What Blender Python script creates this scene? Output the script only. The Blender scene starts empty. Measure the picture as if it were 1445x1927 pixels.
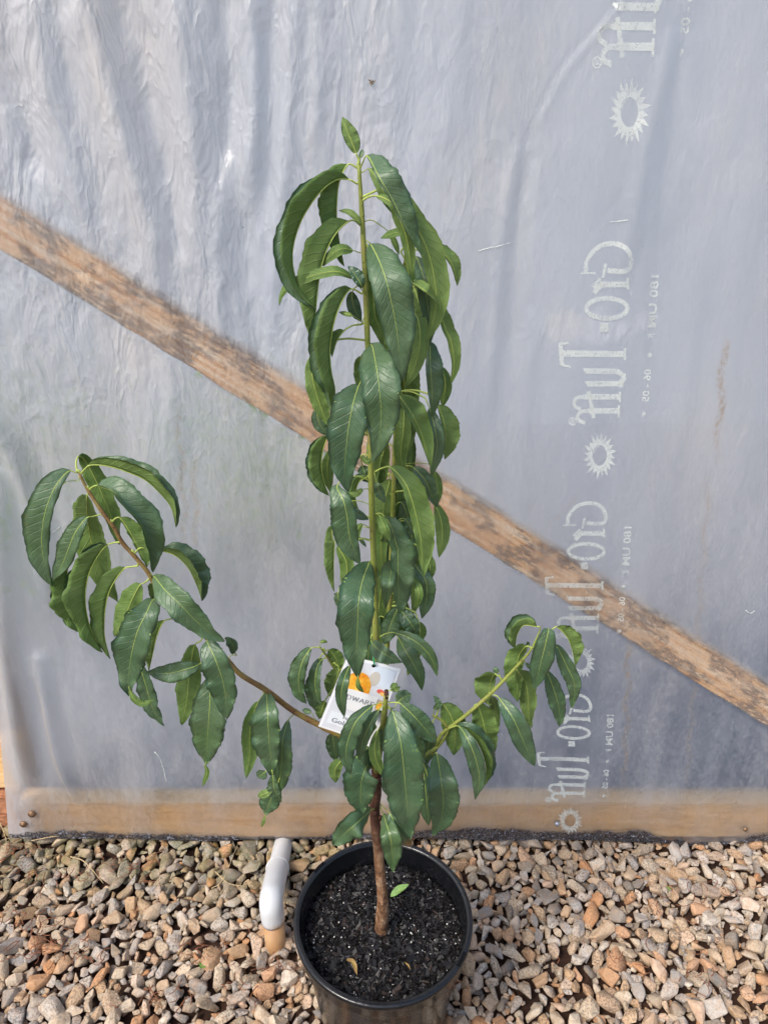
import bpy, bmesh, math, random
import numpy as np
from mathutils import Vector, noise as mnoise

random.seed(7)
rng = np.random.default_rng(7)
R = math.radians
scene = bpy.context.scene
col = scene.collection

# ------------------------------------------------------------------ camera
FPX, CX, CY, PITCH, CAMH = 1300.0, 722.5, 963.5, R(23.4), 1.45
cam = bpy.data.cameras.new('camera')
cam.sensor_fit = 'VERTICAL'; cam.sensor_height = 24.0; cam.lens = 24.0 * FPX / 1927.0
cam.clip_start = 0.02; cam.clip_end = 500.0
camo = bpy.data.objects.new('camera', cam); col.objects.link(camo)
camo.location = (0, 0, CAMH); camo.rotation_euler = (R(90) - PITCH, 0, 0)
scene.camera = camo

# ------------------------------------------------------------------ light
SUN_EL, SUN_AZ = 50.0, 228.0     # the sun stands high behind the photographer, a little to the left
world = bpy.data.worlds.new('World'); scene.world = world; world.use_nodes = True
wn = world.node_tree; wn.nodes.clear()
sky = wn.nodes.new('ShaderNodeTexSky'); sky.sky_type = 'NISHITA'; sky.sun_disc = False
sky.sun_elevation = R(SUN_EL); sky.sun_rotation = R(SUN_AZ); sky.air_density = 1.0; sky.dust_density = 2.5
bg = wn.nodes.new('ShaderNodeBackground'); bg.inputs['Strength'].default_value = 0.12
wo = wn.nodes.new('ShaderNodeOutputWorld')
wn.links.new(sky.outputs[0], bg.inputs[0]); wn.links.new(bg.outputs[0], wo.inputs[0])
sun = bpy.data.lights.new('sun', 'SUN'); sun.energy = 1.5; sun.angle = R(18); sun.color = (1.0, 0.95, 0.87)
suno = bpy.data.objects.new('sun', sun); col.objects.link(suno)
sd = Vector((math.sin(R(SUN_AZ)) * math.cos(R(SUN_EL)), math.cos(R(SUN_AZ)) * math.cos(R(SUN_EL)), math.sin(R(SUN_EL))))
suno.rotation_euler = sd.to_track_quat('Z', 'Y').to_euler(); suno.location = sd * 20
scene.view_settings.view_transform = 'Standard'; scene.view_settings.look = 'None'
scene.view_settings.exposure = 1.05; scene.view_settings.gamma = 1.0
scene.cycles.use_denoising = True
scene.cycles.max_bounces = 6; scene.cycles.transparent_max_bounces = 6; scene.cycles.transmission_bounces = 4
scene.cycles.diffuse_bounces = 3; scene.cycles.glossy_bounces = 2
scene.cycles.use_adaptive_sampling = True; scene.cycles.adaptive_threshold = 0.025
scene.cycles.sample_clamp_indirect = 6.0

# ------------------------------------------------------------------ geometry helpers
FWD = Vector((0, math.cos(PITCH), -math.sin(PITCH))); UP = Vector((0, math.sin(PITCH), math.cos(PITCH))); RIGHT = Vector((1, 0, 0))
def at(px, py, Y):                       # the point of the vertical plane y = Y that the photograph shows at (px, py)
    d = FWD + RIGHT * ((px - CX) / FPX) - UP * ((py - CY) / FPX)
    return Vector((0, 0, CAMH)) + d * (Y / d.y)
def ground_at(px, py, z=0.0):
    d = FWD + RIGHT * ((px - CX) / FPX) - UP * ((py - CY) / FPX)
    return Vector((0, 0, CAMH)) + d * ((z - CAMH) / d.z)
def mpp(p):                              # metres per photograph pixel at a point
    return (Vector(p) - Vector((0, 0, CAMH))).dot(FWD) / FPX
def catmull(pts, n):
    P = np.array([list(p) for p in pts], float)
    if len(P) == 2: return P[0] + np.linspace(0, 1, n)[:, None] * (P[1] - P[0])
    P = np.vstack([2 * P[0] - P[1], P, 2 * P[-1] - P[-2]])
    seg = np.linalg.norm(np.diff(P[1:-1], axis=0), axis=1); cum = np.concatenate([[0], np.cumsum(seg)])
    out = []
    for s in np.linspace(0, cum[-1] * 0.99999, n):
        i = min(int(np.searchsorted(cum, s, 'right')) - 1, len(seg) - 1); t = (s - cum[i]) / max(seg[i], 1e-9)
        p0, p1, p2, p3 = P[i:i + 4]
        out.append(0.5 * ((2 * p1) + (-p0 + p2) * t + (2 * p0 - 5 * p1 + 4 * p2 - p3) * t * t + (-p0 + 3 * p1 - 3 * p2 + p3) * t ** 3))
    return np.array(out)

class MB:                                # collects faces, then links them as ONE mesh object
    def __init__(s): s.v = []; s.f = []; s.m = []; s.smooth = []
    def add(s, v, f, m=0, smooth=True):
        o = len(s.v); s.v += [tuple(map(float, q)) for q in v]; s.f += [tuple(i + o for i in q) for q in f]
        s.m += [m] * len(f); s.smooth += [smooth] * len(f)
    def tube(s, pts, rad, seg=8, m=0, cap=True, jitter=0.0):
        P = np.array([list(p) for p in pts], float); n = len(P)
        rad = np.broadcast_to(np.asarray(rad, float), (n,))
        T = np.gradient(P, axis=0); T /= np.linalg.norm(T, axis=1)[:, None] + 1e-12
        a = np.cross(T[0], (0.3, 0.2, 1.0)) if abs(T[0][2]) < 0.9 else np.cross(T[0], (1, 0.2, 0)); a /= np.linalg.norm(a)
        v = []
        for i in range(n):
            a = a - T[i] * np.dot(a, T[i]); a /= np.linalg.norm(a); b = np.cross(T[i], a)
            for k in range(seg):
                an = 2 * math.pi * k / seg; r = rad[i] * (1 + jitter * random.uniform(-1, 1))
                v.append(P[i] + r * (math.cos(an) * a + math.sin(an) * b))
        f = [(i * seg + k, i * seg + (k + 1) % seg, (i + 1) * seg + (k + 1) % seg, (i + 1) * seg + k) for i in range(n - 1) for k in range(seg)]
        if cap: f += [tuple(range(seg))[::-1], tuple((n - 1) * seg + k for k in range(seg))]
        s.add(v, f, m)
    def lathe(s, prof, c=(0, 0, 0), seg=96, m=0):
        n = len(prof); v = [(c[0] + r * math.cos(2 * math.pi * k / seg), c[1] + r * math.sin(2 * math.pi * k / seg), c[2] + z) for r, z in prof for k in range(seg)]
        s.add(v, [(i * seg + k, i * seg + (k + 1) % seg, (i + 1) * seg + (k + 1) % seg, (i + 1) * seg + k) for i in range(n - 1) for k in range(seg)], m)
    def build(s, name, mats, parent=None, smooth=None):
        me = bpy.data.meshes.new(name); me.from_pydata(s.v, [], s.f)
        for m in (mats if isinstance(mats, (list, tuple)) else [mats]): me.materials.append(m)
        me.polygons.foreach_set('material_index', s.m)
        me.polygons.foreach_set('use_smooth', s.smooth if smooth is None else [smooth] * len(s.f)); me.update()
        o = bpy.data.objects.new(name, me); col.objects.link(o)
        if parent: o.parent = parent
        return o
def empty(name, loc=(0, 0, 0)):
    o = bpy.data.objects.new(name, None); col.objects.link(o); o.location = loc; o.empty_display_size = 0.05
    bpy.context.view_layer.update(); return o
def tag(o, label=None, cat=None, group=None, kind=None):
    if label: o['label'] = label
    if cat: o['category'] = cat
    if group: o['group'] = group
    if kind: o['kind'] = kind
    return o
def keep(o, parent):                     # parent a mesh whose vertices are in world space
    o.parent = parent; o.matrix_parent_inverse = parent.matrix_world.inverted(); return o

# ------------------------------------------------------------------ material helper
class N:
    def __init__(s, name):
        s.mat = bpy.data.materials.new(name); s.mat.use_nodes = True; s.t = s.mat.node_tree; s.t.nodes.clear()
        s.out = s.t.nodes.new('ShaderNodeOutputMaterial')
    def n(s, t, **k):
        d = s.t.nodes.new('ShaderNode' + t)
        for a, b in k.items(): setattr(d, a, b)
        return d
    def put(s, sock, val):
        if isinstance(val, bpy.types.NodeSocket): s.t.links.new(val, sock)
        elif val is not None:
            if isinstance(val, (tuple, list)) and len(val) == 3 and sock.type == 'RGBA': val = (*val, 1)
            sock.default_value = val
    def math(s, op, a, b=None, c=None, clamp=False):
        d = s.n('Math', operation=op, use_clamp=clamp)
        for i, q in enumerate((a, b, c)):
            if q is not None: s.put(d.inputs[i], q)
        return d.outputs[0]
    def coord(s, which='Object'): return s.n('TexCoord').outputs[which]
    def pos(s): return s.n('NewGeometry').outputs['Position']
    def sep(s, v): d = s.n('SeparateXYZ'); s.put(d.inputs[0], v); return d.outputs
    def mapping(s, v, scale=(1, 1, 1), rot=(0, 0, 0), loc=(0, 0, 0)):
        d = s.n('Mapping'); s.put(d.inputs['Vector'], v); d.inputs['Scale'].default_value = scale
        d.inputs['Rotation'].default_value = rot; d.inputs['Location'].default_value = loc; return d.outputs[0]
    def noise(s, v, scale=5, detail=4, rough=0.55, dist=0.0, color=False):
        d = s.n('TexNoise'); s.put(d.inputs['Vector'], v); d.inputs['Scale'].default_value = scale
        d.inputs['Detail'].default_value = detail; d.inputs['Roughness'].default_value = rough; d.inputs['Distortion'].default_value = dist
        return d.outputs['Color' if color else 'Fac']
    def ramp(s, f, stops, interp='LINEAR'):
        d = s.n('ValToRGB'); s.put(d.inputs[0], f); r = d.color_ramp; r.interpolation = interp
        while len(r.elements) < len(stops): r.elements.new(0.5)
        for e, (p, c) in zip(r.elements, stops): e.position = p; e.color = (*c, 1) if len(c) == 3 else c
        return d.outputs[0]
    def rng(s, f, a, b, c=0.0, d=1.0):
        q = s.n('MapRange'); s.put(q.inputs[0], f)
        for i, x in enumerate((a, b, c, d)): q.inputs[i + 1].default_value = x
        return q.outputs[0]
    def mix(s, f, a, b, blend='MIX'):
        d = s.n('Mix', data_type='RGBA', blend_type=blend); s.put(d.inputs[0], f); s.put(d.inputs[6], a); s.put(d.inputs[7], b); return d.outputs[2]
    def bump(s, h, strength=0.3, dist=0.01, normal=None):
        d = s.n('Bump'); s.put(d.inputs['Height'], h); d.inputs['Strength'].default_value = strength; d.inputs['Distance'].default_value = dist
        if normal is not None: s.put(d.inputs['Normal'], normal)
        return d.outputs[0]
    def bsdf(s, color, rough=0.6, spec=0.4, normal=None, **k):
        d = s.n('BsdfPrincipled'); s.put(d.inputs['Base Color'], color); s.put(d.inputs['Roughness'], rough); s.put(d.inputs['Specular IOR Level'], spec)
        if normal is not None: s.put(d.inputs['Normal'], normal)
        for a, b in k.items(): s.put(d.inputs[a.replace('_', ' ')], b)
        return d.outputs[0]
    def mixs(s, f, a, b): d = s.n('MixShader'); s.put(d.inputs[0], f); s.put(d.inputs[1], a); s.put(d.inputs[2], b); return d.outputs[0]
    def end(s, sh): s.t.links.new(sh, s.out.inputs['Surface']); return s.mat

WALL = 1.25                                # y of the greenhouse film
def wx(px, py): p = at(px, py, WALL); return p.x, p.z

# ------------------------------------------------------------------ materials
def m_leaf(name, top, brown=False):
    n = N(name); uv = n.sep(n.coord('UV')); u, v = uv[0], uv[1]
    au = n.math('ABSOLUTE', u)
    oi = n.n('ObjectInfo').outputs['Random']
    # lateral veins run obliquely from the midrib to the edge
    w = n.math('SUBTRACT', n.math('MULTIPLY', v, 15.0), n.math('MULTIPLY', n.math('POWER', au, 0.8), 1.9))
    nz = n.noise(n.coord('Object'), 60, 2)
    fr = n.math('FRACT', n.math('ADD', w, n.math('MULTIPLY', nz, 0.5)))
    tri = n.math('ABSOLUTE', n.math('SUBTRACT', fr, 0.5))
    vein = n.rng(tri, 0.0, 0.09, 1.0, 0.0)
    vein = n.math('MULTIPLY', vein, n.rng(au, 0.55, 1.0, 1.0, 0.15))
    big = n.noise(n.coord('Object'), 22, 3); fine = n.noise(n.coord('Object'), 150, 3, 0.6)
    if top:
        c = n.mix(oi, (0.048, 0.112, 0.052), (0.082, 0.150, 0.054))
        c = n.mix(n.rng(big, 0.35, 0.7), c, (0.100, 0.168, 0.080))
        c = n.mix(n.math('MULTIPLY', vein, 0.16), c, (0.13, 0.22, 0.09))
        rough, spec, tr, tcol = n.rng(big, 0.3, 0.7, 0.34, 0.52), 0.7, 0.2, (0.10, 0.26, 0.03)
    else:
        c = n.mix(oi, (0.125, 0.225, 0.050), (0.180, 0.270, 0.070))
        c = n.mix(n.rng(big, 0.35, 0.7), c, (0.210, 0.310, 0.095))
        c = n.mix(n.math('MULTIPLY', vein, 0.6), c, (0.34, 0.45, 0.18))
        rough, spec, tr, tcol = 0.62, 0.28, 0.30, (0.20, 0.36, 0.05)
    spot = n.rng(n.noise(n.coord('Object'), 130, 2, 0.4), 0.70, 0.74)
    c = n.mix(n.math('MULTIPLY', spot, 0.35), c, (0.20, 0.19, 0.06))
    if brown:
        br = n.rng(n.math('ADD', v, n.math('MULTIPLY', n.math('SUBTRACT', big, 0.5), 0.5)), 0.70, 0.82)
        c = n.mix(br, c, (0.27, 0.15, 0.06))
    h = n.math('ADD', n.math('MULTIPLY', vein, -0.35 if top else 0.7), n.math('ADD', n.math('MULTIPLY', big, 1.4), n.math('MULTIPLY', fine, 0.7)))
    nr = n.bump(h, 0.6, 0.0022)
    p = n.bsdf(c, rough, spec, nr)
    t = n.n('BsdfTranslucent'); n.put(t.inputs[0], tcol); n.put(t.inputs['Normal'], nr)
    return n.end(n.mixs(tr, p, t.outputs[0]))
M = {}
M['leaf_top'] = m_leaf('leaf_top', True); M['leaf_under'] = m_leaf('leaf_under', False); M['leaf_brown'] = m_leaf('leaf_dry_tip', True, True)
def m_simple(name, color, rough=0.5, spec=0.4, nscale=40, var=0.3, bump=0.2, bd=0.002, stretch=(1, 1, 1), **k):
    n = N(name); o = n.mapping(n.coord('Object'), stretch); z = n.noise(o, nscale, 5)
    dark = tuple(q * (1 - var) for q in color); light = tuple(min(1, q * (1 + var)) for q in color)
    c = n.ramp(z, [(0.25, dark), (0.5, color), (0.75, light)])
    return n.end(n.bsdf(c, rough, spec, n.bump(z, bump, bd), **k))
M['rib'] = m_simple('midrib_green', (0.36, 0.44, 0.10), 0.5, 0.3, 60, 0.2)
def m_stem():
    n = N('green_stem'); o = n.coord('Object'); z = n.noise(o, 35, 4); f = n.noise(o, 260, 3)
    c = n.ramp(z, [(0.3, (0.165, 0.20, 0.035)), (0.55, (0.25, 0.28, 0.06)), (0.8, (0.25, 0.20, 0.075))])
    c = n.mix(n.rng(f, 0.62, 0.7), c, (0.10, 0.055, 0.02))
    return n.end(n.bsdf(c, 0.5, 0.35, n.bump(f, 0.3, 0.0008)))
M['stem'] = m_stem()
def m_redstem():
    n = N('ruddy_stem'); o = n.coord('Object'); z = n.noise(o, 45, 4); f = n.noise(o, 240, 3)
    c = n.ramp(z, [(0.3, (0.22, 0.20, 0.045)), (0.5, (0.22, 0.14, 0.045)), (0.75, (0.13, 0.055, 0.025))])
    c = n.mix(n.rng(f, 0.6, 0.68), c, (0.07, 0.03, 0.015))
    return n.end(n.bsdf(c, 0.5, 0.35, n.bump(f, 0.3, 0.0008)))
M['redstem'] = m_redstem()
def m_bark():
    n = N('bark'); o = n.coord('Object'); z = n.noise(n.mapping(o, (1, 1, 0.45)), 90, 6, 0.65); b = n.noise(n.mapping(o, (0.5, 0.5, 2.2)), 60, 4)
    sz = n.sep(o)[2]
    c = n.ramp(z, [(0.30, (0.055, 0.026, 0.013)), (0.5, (0.21, 0.105, 0.052)), (0.68, (0.40, 0.26, 0.16))])
    c = n.mix(n.rng(sz, 0.44, 0.52), c, n.ramp(z, [(0.3, (0.025, 0.013, 0.01)), (0.7, (0.12, 0.05, 0.03))]))
    return n.end(n.bsdf(c, 0.75, 0.25, n.bump(n.math('ADD', z, n.math('MULTIPLY', b, 0.6)), 1.0, 0.006)))
M['bark'] = m_bark()
def m_stone():
    n = N('gravel_stone'); o = n.coord('Object'); pos = n.sep(n.pos())
    at_ = n.n('Attribute', attribute_name='rnd').outputs['Fac']
    rv = n.math('FRACT', n.math('ADD', at_, n.n('ObjectInfo').outputs['Random']))
    rv2 = n.math('FRACT', n.math('MULTIPLY', rv, 37.7))
    c = n.ramp(rv, [(0.0, (0.19, 0.175, 0.155)), (0.08, (0.46, 0.36, 0.25)), (0.20, (0.58, 0.48, 0.36)), (0.32, (0.50, 0.32, 0.18)), (0.42, (0.36, 0.335, 0.31)),
                    (0.54, (0.62, 0.54, 0.44)), (0.64, (0.52, 0.25, 0.11)), (0.72, (0.46, 0.33, 0.21)), (0.82, (0.52, 0.46, 0.40)), (0.92, (0.24, 0.215, 0.19)), (1.0, (0.50, 0.40, 0.29))])
    m1 = n.noise(n.pos(), 70, 5, 0.6); m2 = n.noise(n.pos(), 260, 4, 0.65)
    c = n.mix(n.math('MULTIPLY', n.rng(m1, 0.42, 0.72), 0.5), c, (0.46, 0.26, 0.125))
    c = n.mix(n.math('MULTIPLY', n.rng(m2, 0.47, 0.62), n.math('ADD', 0.15, n.math('MULTIPLY', rv2, 0.75))), c, (0.13, 0.10, 0.075))
    c = n.mix(n.rng(m2, 0.28, 0.4, 0.35, 0.0), c, (0.56, 0.50, 0.42))
    moss = n.math('MULTIPLY', n.rng(pos[1], 1.02, 1.2), n.rng(pos[0], 0.35, -0.25))
    moss = n.math('MULTIPLY', moss, n.rng(n.noise(n.pos(), 28, 4), 0.38, 0.6))
    c = n.mix(n.math('MULTIPLY', moss, 0.6), c, (0.115, 0.125, 0.035))
    h = n.math('ADD', m1, n.math('MULTIPLY', m2, 0.5))
    return n.end(n.bsdf(c, n.rng(rv2, 0, 1, 0.6, 0.9), 0.3, n.bump(h, 0.9, 0.005)))
M['stone'] = m_stone()
def m_soil():
    n = N('gravel_soil'); o = n.pos(); z = n.noise(o, 60, 6, 0.7)
    v = n.n('TexVoronoi'); n.put(v.inputs['Vector'], o); v.inputs['Scale'].default_value = 38
    near = n.ramp(z, [(0.3, (0.018, 0.010, 0.007)), (0.6, (0.055, 0.028, 0.018)), (0.85, (0.10, 0.06, 0.04))])
    far = n.ramp(n.sep(v.outputs['Color'])[0], [(0, (0.16, 0.14, 0.11)), (0.4, (0.40, 0.31, 0.22)), (0.7, (0.40, 0.22, 0.11)), (1, (0.45, 0.4, 0.34))])
    far = n.mix(n.rng(v.outputs['Distance'], 0.35, 0.65), far, (0.03, 0.02, 0.015))
    p = n.sep(o)
    out = n.math('MAXIMUM', n.rng(n.math('ABSOLUTE', p[0]), 1.25, 1.32), n.rng(n.math('ABSOLUTE', n.math('SUBTRACT', p[1], 0.9)), 0.46, 0.5))
    h = n.math('SUBTRACT', z, n.math('MULTIPLY', v.outputs['Distance'], n.math('MULTIPLY', out, 3.0)))
    return n.end(n.bsdf(n.mix(out, near, far), 0.9, 0.2, n.bump(h, 0.7, 0.006)))
M['soil'] = m_soil()
def m_plastic_black():
    n = N('black_pot_plastic'); o = n.coord('Object'); z = n.noise(o, 30, 5, 0.6); f = n.noise(o, 300, 4, 0.6); zz = n.sep(o)[2]
    c = n.mix(n.math('MULTIPLY', n.rng(z, 0.5, 0.75), 0.5), (0.005, 0.0055, 0.0068), (0.016, 0.016, 0.017))
    dust = n.math('MULTIPLY', n.rng(f, 0.55, 0.7), n.rng(z, 0.42, 0.62))
    c = n.mix(n.math('MULTIPLY', dust, 0.3), c, (0.09, 0.08, 0.07))
    return n.end(n.bsdf(c, n.rng(z, 0.3, 0.7, 0.14, 0.30), 0.55, n.bump(n.noise(n.mapping(o, (1, 1, 0.06)), 150, 3, 0.6), 0.35, 0.0015)))
M['pot'] = m_plastic_black()
M['slot'] = m_simple('pot_slot_dark', (0.004, 0.004, 0.005), 0.8, 0.1)
M['chip'] = m_simple('bark_chip', (0.0065, 0.0055, 0.0055), 0.5, 0.4, 90, 0.6, 0.5, 0.002)
M['chip2'] = m_simple('brown_chip', (0.028, 0.018, 0.015), 0.65, 0.3, 90, 0.5, 0.5, 0.002)
M['perlite'] = m_simple('perlite', (0.62, 0.60, 0.56), 0.8, 0.2, 200, 0.1)
M['mix'] = m_simple('potting_mix', (0.004, 0.0033, 0.003), 0.85, 0.2, 160, 0.7, 1.0, 0.006)
def m_pvc(stained):
    n = N('white_pvc_stained' if stained else 'white_pvc'); o = n.pos(); z = n.noise(o, 26, 5); f = n.noise(n.mapping(o, (1, 1, 0.3)), 120, 4)
    c = n.mix(n.math('MULTIPLY', n.rng(z, 0.5, 0.8), 0.35), (0.56, 0.57, 0.58), (0.47, 0.44, 0.39))
    if stained: c = n.mix(n.rng(f, 0.15, 0.35, 0.6, 1.0), c, n.ramp(z, [(0.3, (0.40, 0.21, 0.09)), (0.7, (0.50, 0.33, 0.18))]))
    else:
        p = n.sep(o); g = n.math('ADD', p[2], n.math('MULTIPLY', n.math('SUBTRACT', f, 0.5), 0.10))
        m = n.math('MULTIPLY', n.rng(g, 0.080, 0.055), n.rng(p[0], -0.246, -0.228)); m = n.math('MULTIPLY', m, n.rng(p[1], 1.10, 1.06))
        c = n.mix(n.math('MULTIPLY', m, 0.85), c, (0.45, 0.29, 0.16))
    return n.end(n.bsdf(c, 0.38, 0.45, n.bump(z, 0.05, 0.001)))
M['pvc'] = m_pvc(False); M['pvc_stain'] = m_pvc(True)
def m_timber(name, axis_rot, dark, mid, light, mold=0.6):
    n = N(name); o = n.mapping(n.coord('Object'), (1, 1, 1), (0, axis_rot, 0))
    g = n.noise(n.mapping(o, (2.0, 20, 40)), 3.0, 5, 0.65, 0.4); g2 = n.noise(n.mapping(o, (2.0, 30, 130)), 3.0, 4, 0.7)
    b = n.noise(n.mapping(o, (1.0, 1.0, 1.8)), 11, 5, 0.7); s = n.noise(n.mapping(o, (1, 1, 4)), 50, 4, 0.7)
    c = n.ramp(g, [(0.28, dark), (0.47, mid), (0.68, light)])
    c = n.mix(n.rng(g2, 0.56, 0.66, 0, 0.7), c, dark)
    mo = n.math('MULTIPLY', n.rng(b, 0.46, 0.56), n.rng(s, 0.36, 0.52)); mo = n.math('MULTIPLY', mo, mold)
    c = n.mix(mo, c, (0.19, 0.16, 0.15))
    h = n.math('ADD', g, g2)
    return n.end(n.bsdf(c, 0.8, 0.2, n.bump(h, 0.5, 0.003)))
M['board'] = m_timber('weathered_board', R(-32), (0.60, 0.29, 0.12), (0.90, 0.60, 0.36), (0.95, 0.80, 0.62), 0.75)
M['rail'] = m_timber('base_rail_timber', 0, (0.62, 0.35, 0.14), (0.82, 0.52, 0.24), (0.88, 0.62, 0.36), 0.22)
M['post'] = m_timber('post_timber', R(90), (0.30, 0.17, 0.08), (0.46, 0.29, 0.16), (0.58, 0.40, 0.25), 0.5)
M['brick'] = m_simple('old_brick', (0.42, 0.19, 0.10), 0.85, 0.2, 50, 0.5, 0.6, 0.004)
M['matcloth'] = m_simple('weed_mat', (0.20, 0.21, 0.23), 0.8, 0.2, 30, 0.3)
M['screw'] = m_simple('rusty_screw', (0.22, 0.13, 0.07), 0.45, 0.5, 150, 0.5, 0.3, 0.001, Metallic=0.5)
M['zinc'] = m_simple('zinc_screw', (0.40, 0.43, 0.50), 0.35, 0.5, 100, 0.2, 0.1, 0.001, Metallic=0.6)
M['needle'] = m_simple('dry_needle', (0.21, 0.085, 0.045), 0.8, 0.2, 80, 0.5)
M['straw'] = m_simple('dry_straw', (0.42, 0.31, 0.17), 0.7, 0.3, 60, 0.4)
M['weed'] = m_simple('weed_green', (0.10, 0.26, 0.04), 0.5, 0.3, 60, 0.3)
M['pale_leaf'] = m_simple('pale_green_leaf', (0.17, 0.29, 0.085), 0.5, 0.3, 80, 0.3)
M['dead_leaf'] = m_simple('dead_leaf', (0.27, 0.17, 0.06), 0.7, 0.2, 80, 0.4)
M['tie'] = m_simple('green_tie', (0.0, 0.27, 0.11), 0.3, 0.5, 40, 0.15)
M['inkgrey'] = m_simple('grey_ink', (0.22, 0.23, 0.27), 0.6, 0.3, 40, 0.05)

# ------------------------------------------------------------------ greenhouse film: its relief
RIDGES = [  # (amplitude m towards the viewer, half width px, points px): slack folds that run down the film
    (0.016, 34, [(150, -40), (215, 180), (290, 420), (325, 620)]), (-0.018, 40, [(215, -40), (285, 240), (330, 450), (342, 640)]),
    (0.013, 30, [(330, -40), (360, 250), (362, 450), (352, 600)]), (-0.010, 22, [(415, -40), (430, 120), (425, 330)]),
    (0.008, 18, [(470, -40), (480, 200), (470, 380)]), (-0.007, 16, [(512, -40), (505, 150), (500, 420)]), (0.007, 16, [(560, -40), (545, 200), (520, 480), (515, 640)]),
    (0.008, 26, [(60, -40), (90, 160), (140, 330), (170, 470)]), (-0.008, 30, [(10, 120), (60, 260), (60, 340)]), (0.006, 14, [(600, -20), (600, 140), (590, 300)]),
    (-0.006, 20, [(460, 420), (465, 560), (500, 700)]), (0.006, 16, [(430, 300), (410, 480), (420, 640)]),
    (0.006, 13, [(970, 290), (945, 440), (930, 600), (920, 760)]), (-0.004, 16, [(995, 260), (975, 440), (960, 700)]),
    (0.007, 17, [(1260, 80), (1225, 220), (1195, 380), (1170, 520)]), (-0.004, 16, [(1285, 60), (1262, 260), (1240, 460), (1225, 700)]),
    (0.0025, 5, [(1190, -20), (1100, 90), (1060, 140), (1010, 240)]), (-0.002, 5, [(1180, -20), (1092, 85), (1050, 135), (1000, 235)]),
    (0.004, 20, [(1000, 620), (985, 800), (980, 1000)]), (0.004, 24, [(1300, 480), (1290, 700), (1240, 980), (1190, 1180)]),
    (0.017, 17, [(-30, 760), (40, 880), (75, 1000), (95, 1120)]), (-0.006, 22, [(60, 800), (100, 960), (120, 1150), (140, 1300)]),
    (0.017, 13, [(78, 1240), (100, 1360), (130, 1460), (175, 1540)]), (-0.008, 20, [(60, 1290), (75, 1400), (95, 1490)]),
    (0.018, 20, [(0, 900), (15, 1150), (35, 1350), (50, 1480)]), (0.004, 24, [(315, 640), (330, 760), (325, 900)]), (-0.003, 30, [(230, 700), (240, 900), (235, 1100)]),
    (0.003, 30, [(560, 620), (600, 900), (590, 1200)]), (0.004, 22, [(870, -40), (860, 120), (830, 300)]), (-0.004, 18, [(790, -40), (780, 150), (760, 330)]),
]
_rid = []
for amp, hw, pts in RIDGES:
    P = np.array([wx(*q) for q in pts]); P = catmull(np.hstack([P, np.zeros((len(P), 1))]), 18)[:, :2]
    _rid.append((amp, hw * mpp(at(*pts[len(pts) // 2], WALL)), P))
def film_y(x, z):
    x = np.asarray(x, float); z = np.asarray(z, float); y = np.zeros_like(x)
    for amp, w, P in _rid:
        lo, hi = P.min(0) - 4 * w, P.max(0) + 4 * w
        k = (x > lo[0]) & (x < hi[0]) & (z > lo[1]) & (z < hi[1])
        if not k.any(): continue
        xs, zs = x[k], z[k]; best = np.full(xs.shape, 9.0); bt = np.zeros(xs.shape)
        for i in range(len(P) - 1):
            a, d = P[i], P[i + 1] - P[i]; t = np.clip(((xs - a[0]) * d[0] + (zs - a[1]) * d[1]) / (d @ d), 0, 1)
            q = np.hypot(xs - a[0] - t * d[0], zs - a[1] - t * d[1]); m = q < best; best[m] = q[m]; bt[m] = (i + t[m]) / (len(P) - 1)
        y[k] -= 1.35 * amp * np.exp(-(best / w) ** 2) * np.clip(np.sin(np.pi * np.clip(0.12 + bt * 0.83, 0, 1)) * 1.6, 0, 1)
    # gentle slackness
    slack = 0.003 * np.sin(x * 5.1 + 1.3 * np.sin(z * 2.2)) * np.sin(z * 1.7 + 0.6) + 0.0016 * np.sin(x * 17 + 2.0 * np.sin(z * 3.1 + 1)) + 0.0009 * np.sin(x * 41 + 3 * np.sin(z * 4.3))
    cr = np.clip((z - 0.85) / 0.5, 0, 1) * np.clip((0.25 - x) / 0.5, 0.25, 1)
    crk = 0.0016 * np.sin(x * 62 + 4 * np.sin(z * 7 + x * 9)) * np.sin(z * 13 + 3 * np.sin(x * 21)) + 0.0011 * np.sin(x * 118 + 5 * np.sin(z * 15 + 2)) * np.sin(z * 23 + x * 40)
    y += slack + crk * cr
    y *= np.clip((z - 0.10) / 0.12, 0.12, 1)                         # held flat where it is fixed to the base rail
    sx = at(659, 200, WALL).x + (z - 1.7) * (-0.030)                     # the overlapping sheet: a step of its thickness
    y -= 0.0030 / (1 + np.exp(-(x - sx) / 0.0012))
    return WALL + y
def film_left(z): return np.where(z < 0.45, -0.928 + 0.15 * z, -0.928 + 0.15 * 0.45 - 0.03 * (z - 0.45))
def film_bottom(x): return 0.026 + 0.004 * np.sin(x * 6 + 1) + 0.003 * np.sin(x * 17) - 0.022 * np.exp(-((x - 0.80) / 0.10) ** 2)

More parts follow.
